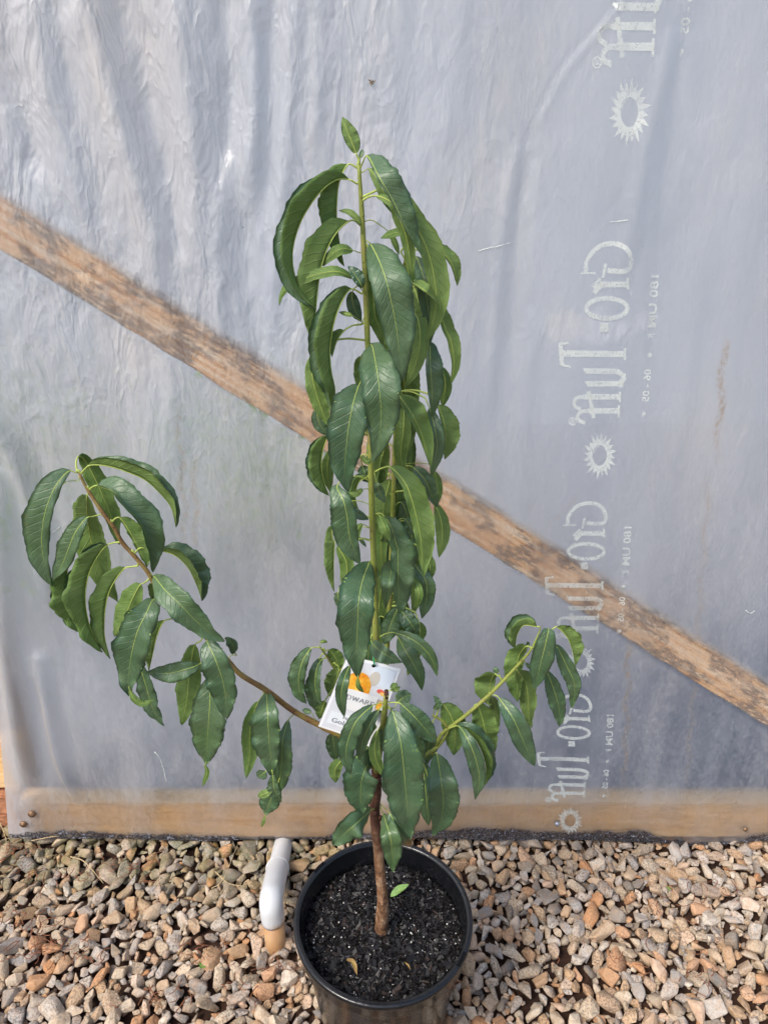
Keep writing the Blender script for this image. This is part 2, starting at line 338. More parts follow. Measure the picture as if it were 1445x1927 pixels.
STREAKS = ((338, 760, 1060, 352, .5), (365, 860, 1080, 372, .5), (1182, 1180, 1480, 1172, .8), (1362, 640, 860, 1345, .9), (1330, 900, 1480, 1290, .5), (1085, 930, 1010, 1012, .5), (160, 800, 1000, 200, .35), (735, 380, 560, 733, .3), (1090, 420, 440, 1440, 0.0))
SPOTS = ((1062, 614, 50, .85), (1120, 618, 54, .8), (1160, 620, 34, .6), (1215, 605, 32, .55), (1400, 330, 70, .2), (1330, 240, 60, .15), (300, 700, 60, .12), (120, 560, 80, .12), (700, 120, 50, .1))
def film_marks(x, z):                      # per vertex: ochre runs, whitened scuffs, how far the mould climbs the hem
    st = np.zeros_like(x); sp = np.zeros_like(x)
    for px, py0, py1, px1, q in STREAKS:
        a, b = wx(px, py0), wx(px1, py1); k = (b[0] - a[0]) / (b[1] - a[1]); dx = np.abs(x - a[0] - (z - a[1]) * k + 0.004 * np.sin(z * 60))
        st = np.maximum(st, q * np.clip(1.4 - dx / 0.006, 0, 1) * np.clip((a[1] + 0.01 - z) / 0.03, 0, 1) * np.clip((z - b[1] + 0.03) / 0.11, 0, 1))
    for px, py, r, q in SPOTS:
        a = wx(px, py); rr = r * mpp(at(px, py, WALL)); d = np.hypot(x - a[0], (z - a[1]) * 1.4); sp = np.maximum(sp, q * np.clip(1.5 - 1.5 * d / rr, 0, 1))
    e = x - film_left(z); sp = np.maximum(sp, 0.42 * np.clip(1.6 - e / 0.045, 0, 1) * np.clip((1.1 - z) / 0.5, 0, 1))      # the hem folded double
    sx = at(659, 200, WALL).x + (z - 1.7) * (-0.030); sp = np.maximum(sp, 0.16 * ((x > sx) & (x < sx + 0.07)))                  # two sheets overlap here
    # where the film lies tight on the timber it is wetted out and clear
    q = np.stack([x - ca[0], z - ca[1]], -1); u_, v_ = q @ dd, np.abs(q @ nn); hw = 0.5 * np.interp(u_, [0, np.linalg.norm(cb - ca)], [wa, wb])
    ct = np.clip((hw + 0.006 - v_) / 0.010, 0, 1)
    ct = np.maximum(ct, 0.55 * np.clip((rz + 0.004 - z) / 0.012, 0, 1) * np.clip((x + 0.80) / 0.05, 0, 1))
    ml = np.interp(x, [-1.0, -.80, -.56, -.40, -.20, -.12, .14, .28, .45, .64, .70, .87, .94, 1.4], [.2, .6, .45, .22, .18, .5, .75, .9, .62, .72, 0, 0, .6, .65])
    return st, sp, ml, ct
def m_film():
    n = N('milky_greenhouse_film'); o = n.pos(); p = n.sep(o); x, z = p[0], p[2]
    def att(k): return n.n('Attribute', attribute_name=k).outputs['Fac']
    big = n.noise(n.mapping(o, (2.2, 1, 0.8)), 1.6, 3); med = n.noise(n.mapping(o, (1, 1, 0.4)), 9, 4, 0.62); fine = n.noise(n.mapping(o, (1, 1, 0.7)), 130, 2, 0.6)
    scr = n.noise(n.mapping(o, (230, 1, 16), (0, R(24), 0)), 1.0, 2, 0.6)
    scuff = n.math('MULTIPLY', n.rng(scr, 0.68, 0.74), n.rng(med, 0.4, 0.6))
    speck = n.rng(n.noise(o, 170, 1, 0.4), 0.72, 0.76)
    st = n.math('MULTIPLY', att('stain'), n.rng(fine, 0.25, 0.6))
    base = n.mix(n.rng(big, 0.3, 0.7), (0.55, 0.585, 0.64), (0.70, 0.64, 0.59))
    base = n.mix(n.math('MULTIPLY', n.rng(fine, 0.35, 0.7), 0.3), base, (0.74, 0.74, 0.74))
    base = n.mix(st, base, (0.42, 0.27, 0.13))
    milk = n.math('ADD', n.rng(big, 0.3, 0.7, 0.20, 0.32), n.math('MULTIPLY', n.math('SUBTRACT', fine, 0.5), 0.42)); milk = n.math('ADD', milk, n.math('MULTIPLY', n.math('SUBTRACT', med, 0.45), 0.85))
    milk = n.math('ADD', milk, n.math('MULTIPLY', n.math('MULTIPLY', n.rng(z, 0.75, 1.2), n.rng(x, 0.2, -0.2)), 0.26))
    streak = n.noise(n.mapping(o, (26, 1, 1.6), (0, R(4), 0)), 1.0, 4, 0.65); milk = n.math('ADD', milk, n.math('MULTIPLY', n.math('SUBTRACT', streak, 0.5), 0.40))
    milk = n.math('MAXIMUM', milk, 0.08)
    milk = n.math('ADD', milk, n.math('MULTIPLY', scuff, 0.30)); milk = n.math('ADD', milk, n.math('MULTIPLY', speck, 0.35)); milk = n.math('ADD', milk, n.math('MULTIPLY', st, 0.3))
    milk = n.math('ADD', milk, n.math('MULTIPLY', att('spot'), n.rng(med, 0.3, 0.6, 0.6, 1.3)))
    ct = att('contact'); cl = n.math('MULTIPLY', ct, n.rng(med, 0.30, 0.55, 1.0, 0.72))
    milk = n.math('MINIMUM', milk, 0.95); milk = n.math('MULTIPLY', milk, n.rng(cl, 0, 1, 1.0, 0.10))
    c1 = n.noise(n.mapping(o, (1.0, 1.0, 0.42)), 20, 3, 0.55, 0.5); c2 = n.noise(n.mapping(o, (1, 1, 0.5), (0, R(-18), 0)), 52, 2, 0.55, 0.4)
    ridged = n.math('ABSOLUTE', n.math('SUBTRACT', c1, 0.5))
    amp = n.math('ADD', 0.22, n.math('MULTIPLY', n.math('MULTIPLY', n.rng(z, 0.8, 1.35), n.rng(x, 0.35, -0.1)), 0.75))
    h = n.math('MULTIPLY', n.math('ADD', n.math('MULTIPLY', ridged, -1.2), n.math('MULTIPLY', c2, 0.35)), amp)
    nr = n.bump(h, 0.75, 0.018)
    d1 = n.n('BsdfDiffuse'); n.put(d1.inputs[0], base); n.put(d1.inputs['Normal'], nr)
    d2 = n.n('BsdfTranslucent'); n.put(d2.inputs[0], base); n.put(d2.inputs['Normal'], nr)
    milky = n.mixs(0.4, d1.outputs[0], d2.outputs[0])
    rf = n.n('BsdfRefraction'); rf.inputs['IOR'].default_value = 1.2; rf.inputs['Roughness'].default_value = 0.8; n.put(rf.inputs[0], (0.96, 0.96, 0.96)); n.put(rf.inputs['Normal'], nr)
    tp = n.n('BsdfTransparent'); n.put(tp.inputs[0], (0.97, 0.97, 0.97))
    thru = n.mixs(n.rng(cl, 0, 1, 0.22, 0.93), rf.outputs[0], tp.outputs[0])
    sh = n.mixs(milk, thru, milky)
    gl = n.n('BsdfGlossy'); gl.inputs['Roughness'].default_value = 0.38; n.put(gl.inputs[0], (1, 1, 1)); n.put(gl.inputs['Normal'], nr)
    fr = n.n('Fresnel'); fr.inputs[0].default_value = 1.45; n.put(fr.inputs['Normal'], nr)
    sh = n.mixs(n.math('MULTIPLY', fr.outputs[0], n.rng(cl, 0, 1, 0.9, 0.5)), sh, gl.outputs[0])
    edge = n.math('ADD', z, n.math('MULTIPLY', n.math('SUBTRACT', n.noise(o, 14, 4, 0.65), 0.5), 0.055))
    lim = n.math('ADD', 0.022, n.math('MULTIPLY', att('mould'), 0.046))
    gr = n.noise(o, 170, 4, 0.7); mould = n.math('MULTIPLY', n.rng(n.math('SUBTRACT', lim, edge), -0.003, 0.004), n.rng(gr, 0.38, 0.48))
    dots = n.math('MULTIPLY', n.math('MULTIPLY', n.rng(gr, 0.64, 0.68), n.rng(med, 0.56, 0.64)), n.rng(z, 0.26, 0.16))
    mould = n.math('MAXIMUM', mould, n.math('MULTIPLY', dots, 0.7))
    dk = n.bsdf(n.ramp(gr, [(0.4, (0.008, 0.007, 0.009)), (0.55, (0.028, 0.024, 0.028)), (0.62, (0.30, 0.31, 0.36))]), 0.4, 0.5, nr)
    return n.end(n.mixs(mould, sh, dk))
M['film'] = m_film()
def m_ink():
    n = N('pale_print_ink'); o = n.pos(); f = n.noise(o, 190, 4, 0.7); b = n.noise(o, 26, 3)
    a = n.math('MULTIPLY', n.rng(f, 0.30, 0.46), n.rng(b, 0.3, 0.55, 0.5, 0.92))
    d = n.n('BsdfDiffuse'); n.put(d.inputs[0], (0.74, 0.77, 0.73)); t = n.n('BsdfTranslucent'); n.put(t.inputs[0], (0.74, 0.77, 0.73)); tp = n.n('BsdfTransparent')
    return n.end(n.mixs(a, tp.outputs[0], n.mixs(0.35, d.outputs[0], t.outputs[0])))
M['ink'] = m_ink()

# ================================================================== SETTING
mb = MB(); G = 60.0
mb.add([(-G, -G, -0.014), (G, -G, -0.014), (G, G, -0.014), (-G, G, -0.014)], [(0, 1, 2, 3)])
ground = tag(mb.build('ground', M['soil']), kind='structure')
mb = MB(); mb.add([(-4, 1.40, -0.006), (4, 1.40, -0.006), (4, 5.2, -0.006), (-4, 5.2, -0.006)], [(0, 1, 2, 3)])
tag(mb.build('greenhouse_floor', M['matcloth']), kind='structure')

tl, tr_, bl, br_ = [np.array(wx(*q)) for q in ((0, 368), (1445, 1289), (0, 471), (1445, 1371))]
ca, cb = (tl + bl) / 2, (tr_ + br_) / 2; dd = (cb - ca) / np.linalg.norm(cb - ca); nn = np.array([-dd[1], dd[0]])
wa, wb = abs((tl - bl) @ nn), abs((tr_ - br_) @ nn)
rz = at(722, 1512, WALL).z
# the film
film = empty('plastic_film', (0.2, WALL, 0.02))
tag(film, 'milky translucent greenhouse plastic stretched upright behind the potted tree', 'plastic film')
nx, nz = 380, 380
U, V = np.meshgrid(np.linspace(0, 1, nx), np.linspace(0, 1, nz))
ZZ = 0.0 + 2.35 * V; XX = film_left(ZZ) + U * (1.45 - film_left(ZZ)); zb = film_bottom(XX); ZZ = zb + (2.35 - zb) * V
YY = film_y(XX, ZZ)
me = bpy.data.meshes.new('film_sheet'); vv = np.stack([XX, YY, ZZ], -1).reshape(-1, 3)
idx = np.arange(nx * nz).reshape(nz, nx); ff = np.stack([idx[:-1, :-1], idx[:-1, 1:], idx[1:, 1:], idx[1:, :-1]], -1).reshape(-1, 4)
me.from_pydata(vv.tolist(), [], ff.tolist()); me.polygons.foreach_set('use_smooth', [True] * len(ff)); me.materials.append(M['film'])
for nm, arr in zip(('stain', 'spot', 'mould', 'contact'), film_marks(vv[:, 0], vv[:, 2])): me.attributes.new(nm, 'FLOAT', 'POINT').data.foreach_set('value', arr.astype(np.float32))
fs = bpy.data.objects.new('film_sheet', me); col.objects.link(fs); keep(fs, film)

# print on the film: strokes traced on one repeat, then moved by the repeat of the roll
SC = 5.354
def cr2(x, y): return np.array(wx(980 + x / SC, 920 + y / SC))
def ribbon(pts, w, closed=False):
    P = np.array(pts, float); out = [P[0]]
    for a, b in zip(P[:-1], P[1:]):
        k = max(1, int(np.linalg.norm(b - a) / 22))
        out += [a + (b - a) * (j + 1) / k for j in range(k)]
    P = np.array(out); T = np.gradient(P, axis=0)
    if closed: T[0] = T[-1] = P[1] - P[-2]
    T /= np.linalg.norm(T, axis=1)[:, None] + 1e-9; Nn = np.stack([-T[:, 1], T[:, 0]], 1) * w / 2
    v = np.vstack([P + Nn, P - Nn]); k = len(P)
    return v, [(i, i + 1, k + i + 1, k + i) for i in range(k - 1)]
def ell(cx, cy, rx, ry, n=36, a0=0, a1=2 * math.pi): return [(cx + rx * math.cos(a0 + (a1 - a0) * i / n), cy + ry * math.sin(a0 + (a1 - a0) * i / n)) for i in range(n + 1)]
def smooth_pts(p, n=24): return catmull([(q[0], q[1], 0) for q in p], n)[:, :2]
LETTERS = [
    [(smooth_pts([(470, 345), (462, 300), (480, 250), (540, 180), (620, 142), (720, 137), (800, 170), (842, 240), (845, 300), (825, 332), (780, 342), (650, 336)], 30), 32), ([(420, 355), (550, 355)], 14), ([(635, 285), (612, 392)], 22)],
    [([(560, 440), (835, 440)], 38), ([(825, 390), (832, 478)], 18), ([(525, 462), (592, 400)], 26), (smooth_pts([(610, 440), (572, 468), (540, 505)], 6), 34)],
    [(ell(650, 620, 178, 76), 30)],
    [([(630, 730), (630, 800)], 62)],
    [([(255, 960), (815, 965)], 40), ([(812, 918), (812, 1010)], 18), ([(250, 882), (264, 1046)], 30), ([(242, 886), (325, 880)], 15), ([(258, 1045), (340, 1062)], 15)],
    [(smooth_pts([(470, 1093), (640, 1095), (740, 1098), (795, 1120), (806, 1148), (775, 1186)], 18), 36), ([(482, 1190), (802, 1190)], 36), ([(452, 1072), (482, 1106)], 14), ([(468, 1172), (495, 1200)], 14), ([(800, 1186), (770, 1222)], 14)],
    [([(460, 1290), (775, 1290)], 36), (smooth_pts([(470, 1290), (408, 1294), (374, 1322), (382, 1362), (430, 1386)], 12), 26), ([(772, 1250), (772, 1330)], 16)],
    [([(500, 1396), (768, 1396)], 36), (smooth_pts([(510, 1396), (440, 1402), (406, 1432), (414, 1468), (470, 1490)], 12), 26), ([(766, 1352), (763, 1450)], 16)],
    [([(500, 1245), (545, 1452)], 28)],
    [(ell(362, 1478, 30, 28, 20), 8), ([(376, 1466), (348, 1466)], 7), (ell(356, 1478, 8, 11, 10), 6), ([(366, 1480), (376, 1492)], 6)],
]
def text_mesh(body):
    cu = bpy.data.curves.new('t', 'FONT'); cu.body = body; cu.resolution_u = 3; cu.offset = 0.022 if body[0] in '10|*' else 0.0
    ob = bpy.data.objects.new('t', cu); col.objects.link(ob)
    dg = bpy.context.evaluated_depsgraph_get(); m = ob.evaluated_get(dg).to_mesh()
    v = np.array([q.co[:2] for q in m.vertices]); f = [tuple(q.vertices) for q in m.polygons]
    ob.evaluated_get(dg).to_mesh_clear(); bpy.data.objects.remove(ob); bpy.data.curves.remove(cu)
    return v, f
TXT = {s: text_mesh(s) for s in ('180 UM', '06 - 05', '||', '*', 'PEACH', 'Golden')}
def fit_small(s, y0, y1, xb, xt, drift):             # text runs down the film, letter tops to the left (seen from its back)
    v, f = TXT[s]; lo, hi = v.min(0), v.max(0); q = (v - lo) / (hi - lo)
    y = y0 + q[:, 0] * (y1 - y0); return np.stack([xb + (xt - xb) * q[:, 1] - drift * q[:, 0], y], 1), f
def put_print(name, shapes, off, lift=0.0009):
    m = MB()
    for v, f in shapes:
        w = np.array([cr2(*q) for q in v]) + off; y = film_y(w[:, 0], w[:, 1]) - lift
        m.add(np.stack([w[:, 0], y, w[:, 1]], 1), f, 0, True)
    return keep(m.build(name, M['ink']), film)
ref = np.array(wx(1138.8, 940.5))
sunref = cr2(602, 1738)
OFFS = [np.array(wx(1181, 212)) - sunref, np.array(wx(1185, 452)) - ref, np.zeros(2), np.array(wx(1110, 1303)) - ref]
OFFS.insert(0, OFFS[0] * 2 - OFFS[1])
for off in OFFS:
    if off[1] + ref[1] > 2.3: continue
    for g, L in enumerate(LETTERS):
        closed = g == 2
        put_print('printed_letter', [ribbon(p, w * 1.18, len(p) > 30 and closed) for p, w in L], off, 0.0009 + 0.00012 * (g % 2))
    rays = []
    for k in range(20):                                 # the sun emblem: a ring of flame-shaped rays round an empty oval
        a = 2 * math.pi * (k + 0.25) / 20; da = 2 * math.pi / 20 * 0.52; ro = 1.0 if k % 2 else 0.88; c = np.array([602, 1738])
        def pt(an, r): return c + np.array([152 * r * math.cos(an), 186 * r * math.sin(an)])
        rays.append((np.array([pt(a - da, .46), pt(a + da, .46), pt(a + da * .9, .66), pt(a + 0.05, ro), pt(a - da * .9, .66)]), [(0, 1, 2, 3, 4)]))
    rays.append(ribbon(ell(602, 1738, 66, 82), 7, True)); rays.append(ribbon(ell(602, 1738, 54, 68, 10, 3.3, 4.6), 6))
    put_print('printed_sun', rays, off)
    put_print('printed_note', [fit_small('180 UM', 372, 765, 1108, 1030, 22)], off)
    put_print('printed_note', [fit_small('||', 815, 840, 1075, 1010, 0)], off)
    put_print('printed_note', [fit_small('*', 955, 995, 1050, 1008, 0)], off)
    put_print('printed_note', [fit_small('06 - 05', 1080, 1325, 1045, 980, 18)], off)
    put_print('printed_note', [fit_small('*', 1402, 1440, 1004, 962, 0)], off)

# screws and washers that hold the hem
def fastener(px, py, r, mat, ring=True):
    p = at(px, py, WALL - 0.004); m = MB(); c = np.array(p)
    prof = [(0, -0.0035), (r * .55, -0.0032), (r * .62, -0.0012), (r * .95, -0.001), (r, 0.001), (r, 0.006)] if ring else [(0, -0.004), (r * .7, -0.003), (r, 0.0), (r, 0.006)]
    seg = 20; v = [(c[0] + q * math.cos(2 * math.pi * k / seg), c[1] + d, c[2] + q * math.sin(2 * math.pi * k / seg)) for q, d in prof for k in range(seg)]
    m.add(v, [(i * seg + k, i * seg + (k + 1) % seg, (i + 1) * seg + (k + 1) % seg, (i + 1) * seg + k) for i in range(len(prof) - 1) for k in range(seg)])
    keep(m.build('screw', M[mat]), film)
fastener(60, 1533, 0.009, 'screw'); fastener(44, 1552, 0.0085, 'screw'); fastener(1048, 1551, 0.006, 'zinc', False); fastener(1402, 1561, 0.006, 'screw', False)

# scraps of windblown debris stuck to the film and the ragged edges of two small tears
def scrap(name, px, py, n_, r, mat):
    m = MB(); c = at(px, py, WALL); y = float(film_y(np.array([c.x]), np.array([c.z]))[0]) - 0.0016
    for _ in range(n_):
        a = random.uniform(0, 6.28); o2 = Vector((random.gauss(0, r * .4), 0, random.gauss(0, r * .3))); d = Vector((math.cos(a), 0, math.sin(a))) * r * random.uniform(.4, 1)
        p = Vector((c.x, y, c.z)) + o2; m.tube([p - d * .5, p + Vector((0, -.001, 0)), p + d * .5], [.0003, .0008, .0003], 5)
    keep(m.build(name, M[mat]), film)
scrap('debris', 699, 156, 7, .006, 'dead_leaf'); scrap('debris', 697, 154, 4, .005, 'chip'); scrap('debris', 455, 428, 1, .003, 'chip'); scrap('debris', 683, 413, 1, .002, 'chip')
for pts in (((900, 473), (915, 468), (940, 462), (962, 457)), ((1146, 418), (1160, 417), (1178, 414)), ((1400, 1146), (1408, 1152), (1417, 1147)), ((98, 1004), (106, 998), (112, 992)), ((292, 1412), (300, 1420), (308, 1440), (315, 1470))):
    P = []
    for q in pts: c = at(*q, WALL); P.append((c.x, float(film_y(np.array([c.x]), np.array([c.z]))[0]) - .0012, c.z))
    m = MB(); m.tube(catmull(P, 14), [.0005 + .0009 * random.random() for _ in range(14)], 5, 0, True, .3); keep(m.build('scratch', M['ink']), film)

# timber behind the film
def plank(name, a, b, width_a, width_b, y0, thick, mat, seg=70, rough=0.0016):
    """a, b: centre line ends (x, z); an uneven sawn board seen face on, standing on edge in the wall plane"""
    a, b = np.array(a), np.array(b); d = (b - a) / np.linalg.norm(b - a); nn = np.array([-d[1], d[0]]); prof = []
    v = []; f = []
    for i in range(seg + 1):
        t = i / seg; c = a + (b - a) * t; w = (width_a + (width_b - width_a) * t) / 2
        e1 = w + rough * random.uniform(-1, 1); e2 = w + rough * random.uniform(-1, 1); bv = 0.003
        ring = [(-e1, thick), (-e1, bv), (-e1 + bv, 0), (0, 0.0006 * random.uniform(-1, 1)), (e2 - bv, 0), (e2, bv), (e2, thick)]
        for q, dy in ring: p = c + nn * q; v.append((p[0], y0 + dy, p[1]))
    k = 7
    for i in range(seg):
        for j in range(k): f.append((i * k + j, i * k + (j + 1) % k, (i + 1) * k + (j + 1) % k, (i + 1) * k + j))
    f += [tuple(range(k)), tuple(seg * k + j for j in range(k))[::-1]]
    m = MB(); m.add(v, f, 0, False); return m.build(name, mat)
tag(plank('brace_board', ca - dd * 0.35, cb + dd * 0.45, wa, wb, WALL + 0.006, 0.035, M['board']), 'weathered orange brown timber brace running diagonally behind the plastic', 'board')
tag(plank('base_rail', (-0.885, (rz + 0.024) / 2), (1.45, (rz + 0.024) / 2), rz - 0.024, rz - 0.024, WALL + 0.007, 0.045, M['rail']), 'tan timber rail along the bottom of the greenhouse plastic', 'rail')
# beyond the left edge of the film: the end of a low timber wall on old bricks
tag(plank('side_plank', (-1.9, 0.205), (-0.905, 0.205), 0.15, 0.15, WALL + 0.06, 0.04, M['rail']), 'brown timber plank on bricks beyond the plastic edge', 'plank')
for i, (xb, w) in enumerate(((-1.02, 0.2), (-1.24, 0.21), (-1.46, 0.2))):
    m = MB(); h = 0.062; x0, x1, y0, y1, z0 = xb - w / 2, xb + w / 2, WALL + 0.05, WALL + 0.15, 0.064
    for k in range(2):
        zz = -0.01 + k * z0; s = 0.006 * k
        b = bmesh.new(); bmesh.ops.create_cube(b, size=1.0); bmesh.ops.scale(b, vec=(w - 0.006, y1 - y0, h), verts=b.verts); bmesh.ops.bevel(b, geom=b.edges[:], offset=0.005, segments=2, affect='EDGES')
        me = bpy.data.meshes.new('brick'); b.to_mesh(me); b.free(); me.materials.append(M['brick']); o = bpy.data.objects.new('brick', me); col.objects.link(o)
        o.location = (xb + s, (y0 + y1) / 2, zz + h / 2); o.rotation_euler = (0, 0, random.uniform(-.04, .04))
        tag(o, ('lower' if k == 0 else 'upper') + ' old red brick ' + ('right beside the plastic edge', 'second along from the plastic edge', 'third along from the plastic edge')[i] + ', under the side plank', 'brick', 'bricks under the side plank')
tag(plank('corner_post', (-0.965, -0.01), (-0.965, 2.35), 0.075, 0.075, WALL + 0.102, 0.075, M['post']), 'upright timber corner post behind the left edge of the plastic', 'post')
# the far side of the greenhouse, seen only as pale haze through the film
m = MB(); nxx, nzz = 60, 24
vs = [(-5 + 10 * i / nxx, 5.0 + 0.05 * math.sin(i * 1.1) + 0.03 * math.sin(i * 2.7 + j), 0.0 + 4.6 * j / nzz) for j in range(nzz + 1) for i in range(nxx + 1)]
m.add(vs, [(j * (nxx + 1) + i, j * (nxx + 1) + i + 1, (j + 1) * (nxx + 1) + i + 1, (j + 1) * (nxx + 1) + i) for j in range(nzz) for i in range(nxx)])
rearm = m_simple('rear_film', (0.34, 0.37, 0.41), 0.5, 0.4, 2.0, 0.12, 0.1, 0.01)
tag(m.build('rear_film', rearm), 'pale far plastic wall of the greenhouse seen through the front film', 'plastic wall')
def hazy_shrub(x, y, z0, z1, r, label):
    t = empty('greenhouse_shrub', (x, y, 0)); tag(t, label, 'shrub'); m = MB(); m.tube([(x, y, -0.01), (x + .02, y, z0 * .6), (x, y, z1 * .8)], [.006, .005, .003], 8); keep(m.build('stem', M['bark']), t)
    m = MB()
    for _ in range(650):
        d = Vector((random.gauss(0, 1), random.gauss(0, 1), random.gauss(0, 1))).normalized() * random.random() ** .4
        c = Vector((x + d.x * r, y + d.y * r, (z0 + z1) / 2 + d.z * (z1 - z0) / 2)); a = Vector((random.gauss(0, 1), random.gauss(0, 1), random.gauss(-.6, .6))).normalized() * .05; b = a.orthogonal().normalized() * .014
        m.add([c, c + a * .5 + b, c + a, c + a * .5 - b], [(0, 1, 2, 3)])
    keep(m.build('foliage', M['leaf_under']), t)
hazy_shrub(-1.35, 2.4, .10, 1.10, .60, 'green shrub showing as a tint through the plastic below the brace board')
hazy_shrub(-0.55, 3.0, .05, 0.95, .5, 'smaller green shrub deeper inside the greenhouse, dim through the plastic')

# ================================================================== GRAVEL
def stone_variant(k):
    r = random.Random(100 + k); b = bmesh.new()
    ax = (1.0, r.uniform(0.62, 0.95), r.uniform(0.42, 0.72))
    for _ in range(r.randint(11, 17)):
        v = Vector((r.gauss(0, 1), r.gauss(0, 1), r.gauss(0, 1))).normalized()
        v = Vector([math.copysign(abs(q) ** 0.75, q) for q in v]) * r.uniform(0.72, 1.08)
        b.verts.new((v.x * ax[0], v.y * ax[1], v.z * ax[2]))
    h = bmesh.ops.convex_hull(b, input=b.verts[:])
    bmesh.ops.delete(b, geom=[g for g in h['geom_interior'] if isinstance(g, bmesh.types.BMVert)], context='VERTS')
    bmesh.ops.dissolve_limit(b, angle_limit=R(14), verts=b.verts[:], edges=b.edges[:])
    bmesh.ops.bevel(b, geom=b.edges[:], offset=0.10, segments=1, affect='EDGES', clamp_overlap=True)
    bmesh.ops.triangulate(b, faces=b.faces[:]); b.verts.ensure_lookup_table()
    v = np.array([q.co[:] for q in b.verts]); f = np.array([[q.index for q in g.verts] for g in b.faces]); b.free(); return v, f
VAR = [stone_variant(k) for k in range(40)]
POTC = Vector((0, 0, 0))
rim_c = at(721, 1719, 0.85); POT_Z = 0.004; RIM_Z = rim_c.z; POTC = Vector((rim_c.x, 0.85, POT_Z)); RIM_R = 0.5 * 336 * mpp(rim_c)
print('pot', POTC, RIM_Z, RIM_R)
def bare(x, y):                          # thin places where dark soil shows
    b = 0
    for px, py, r in ((1075, 1800, 0.055), (1100, 1850, 0.05), (200, 1610, 0.04), (60, 1690, 0.05), (190, 1760, 0.035), (370, 1770, 0.04), (940, 1850, 0.035), (1440, 1650, 0.05)):
        p = ground_at(px, py); b = max(b, 1 - math.hypot(x - p.x, (y - p.y) * 1.3) / r)
    return b
cells = {}; stones = []
CS = 0.020
def try_put(x, y, r, k=0.70):
    ci, cj = int(x / CS), int(y / CS)
    for i in range(ci - 2, ci + 3):
        for j in range(cj - 2, cj + 3):
            for (a, b, q) in cells.get((i, j), ()):
                if (a - x) ** 2 + (b - y) ** 2 < (k * (r + q)) ** 2: return False
    cells.setdefault((ci, cj), []).append((x, y, r)); return True
X0, X1, Y0, Y1 = -1.28, 1.28, 0.46, 1.38
for rr, tries in ((0.0205, 1300), (0.0165, 5000), (0.0132, 14000), (0.0098, 26000), (0.0065, 20000)):
    for _ in range(tries):
        x, y = random.uniform(X0, X1), random.uniform(Y0, Y1)
        if math.hypot(x - POTC.x, y - POTC.y) < 0.105 + rr: continue
        bb = bare(x, y)
        if bb > 0 and random.random() < min(0.93, bb * 1.3): continue
        r = rr * random.uniform(0.85, 1.18)
        if try_put(x, y, r): stones.append((x, y, random.uniform(-0.007, 0.003) + (0.002 if r < 0.009 else 0), r))
under = [(random.uniform(X0, X1), random.uniform(Y0, Y1), random.uniform(-0.014, -0.009), random.uniform(0.008, 0.0125)) for _ in range(4600)]
under = [s for s in under if bare(s[0], s[1]) < 0.25]
print('stones', len(stones), len(under))
def in_view(x, y):
    d = Vector((x, y, 0)) - Vector((0, 0, CAMH)); dz = d.dot(FWD); px = CX + FPX * d.dot(RIGHT) / dz; py = CY - FPX * d.dot(UP) / dz
    return 8 < px < 1437 and 1585 < py < 1915 and math.hypot(px - 721, py - 1740) > 178
cand = sorted([i for i, s in enumerate(stones) if in_view(s[0], s[1])], key=lambda i: -(stones[i][3] / mpp((stones[i][0], stones[i][1], 0))))[:300]
cset = set(cand)
vm = []
for v, f in VAR:
    me = bpy.data.meshes.new('stone'); me.from_pydata(v.tolist(), [], f.tolist()); me.materials.append(M['stone']); me.polygons.foreach_set('use_smooth', [len(vm) % 3 == 0] * len(f)); vm.append(me)
def rot_m():
    a, b, c = random.uniform(0, 6.283), random.gauss(0, 0.35), random.gauss(0, 0.35)
    from mathutils import Euler
    return Euler((b, c, a))
for i in cand:
    x, y, z, r = stones[i]; o = bpy.data.objects.new('stone', vm[i % 40]); col.objects.link(o); o.parent = ground
    o.location = (x, y, z + r * 0.45); o.rotation_euler = rot_m(); s = r * 1.2; o.scale = (s * random.uniform(.95, 1.3), s * random.uniform(.75, 1.05), s * random.uniform(.9, 1.15))
av, af, ar, asm = [], [], [], []; base = 0
for i, (x, y, z, r) in enumerate(stones + under):
    if i in cset: continue
    v, f = VAR[i % 40]; m3 = np.array(rot_m().to_matrix()); s = r * 1.2 * np.array([random.uniform(.95, 1.3), random.uniform(.75, 1.05), 1.0])
    w = (v * s) @ m3.T + (x, y, z + r * 0.45); av.append(w); af.append(f + base); ar.append(np.full(len(v), random.random())); asm.append(np.full(len(f), (i % 40) % 3 == 0)); base += len(v)
av, af, ar = np.vstack(av), np.vstack(af), np.concatenate(ar)
me = bpy.data.meshes.new('gravel'); me.vertices.add(len(av)); me.vertices.foreach_set('co', av.ravel()); me.loops.add(af.size); me.loops.foreach_set('vertex_index', af.ravel())
me.polygons.add(len(af)); me.polygons.foreach_set('loop_start', np.arange(0, af.size, 3)); me.polygons.foreach_set('use_smooth', np.concatenate(asm)); me.update(calc_edges=True); me.validate()
me.attributes.new('rnd', 'FLOAT', 'POINT').data.foreach_set('value', ar.astype(np.float32)); me.materials.append(M['stone'])
go = bpy.data.objects.new('gravel', me); col.objects.link(go); go.parent = ground; tag(go, kind='stuff')
print('gravel tris', len(af))

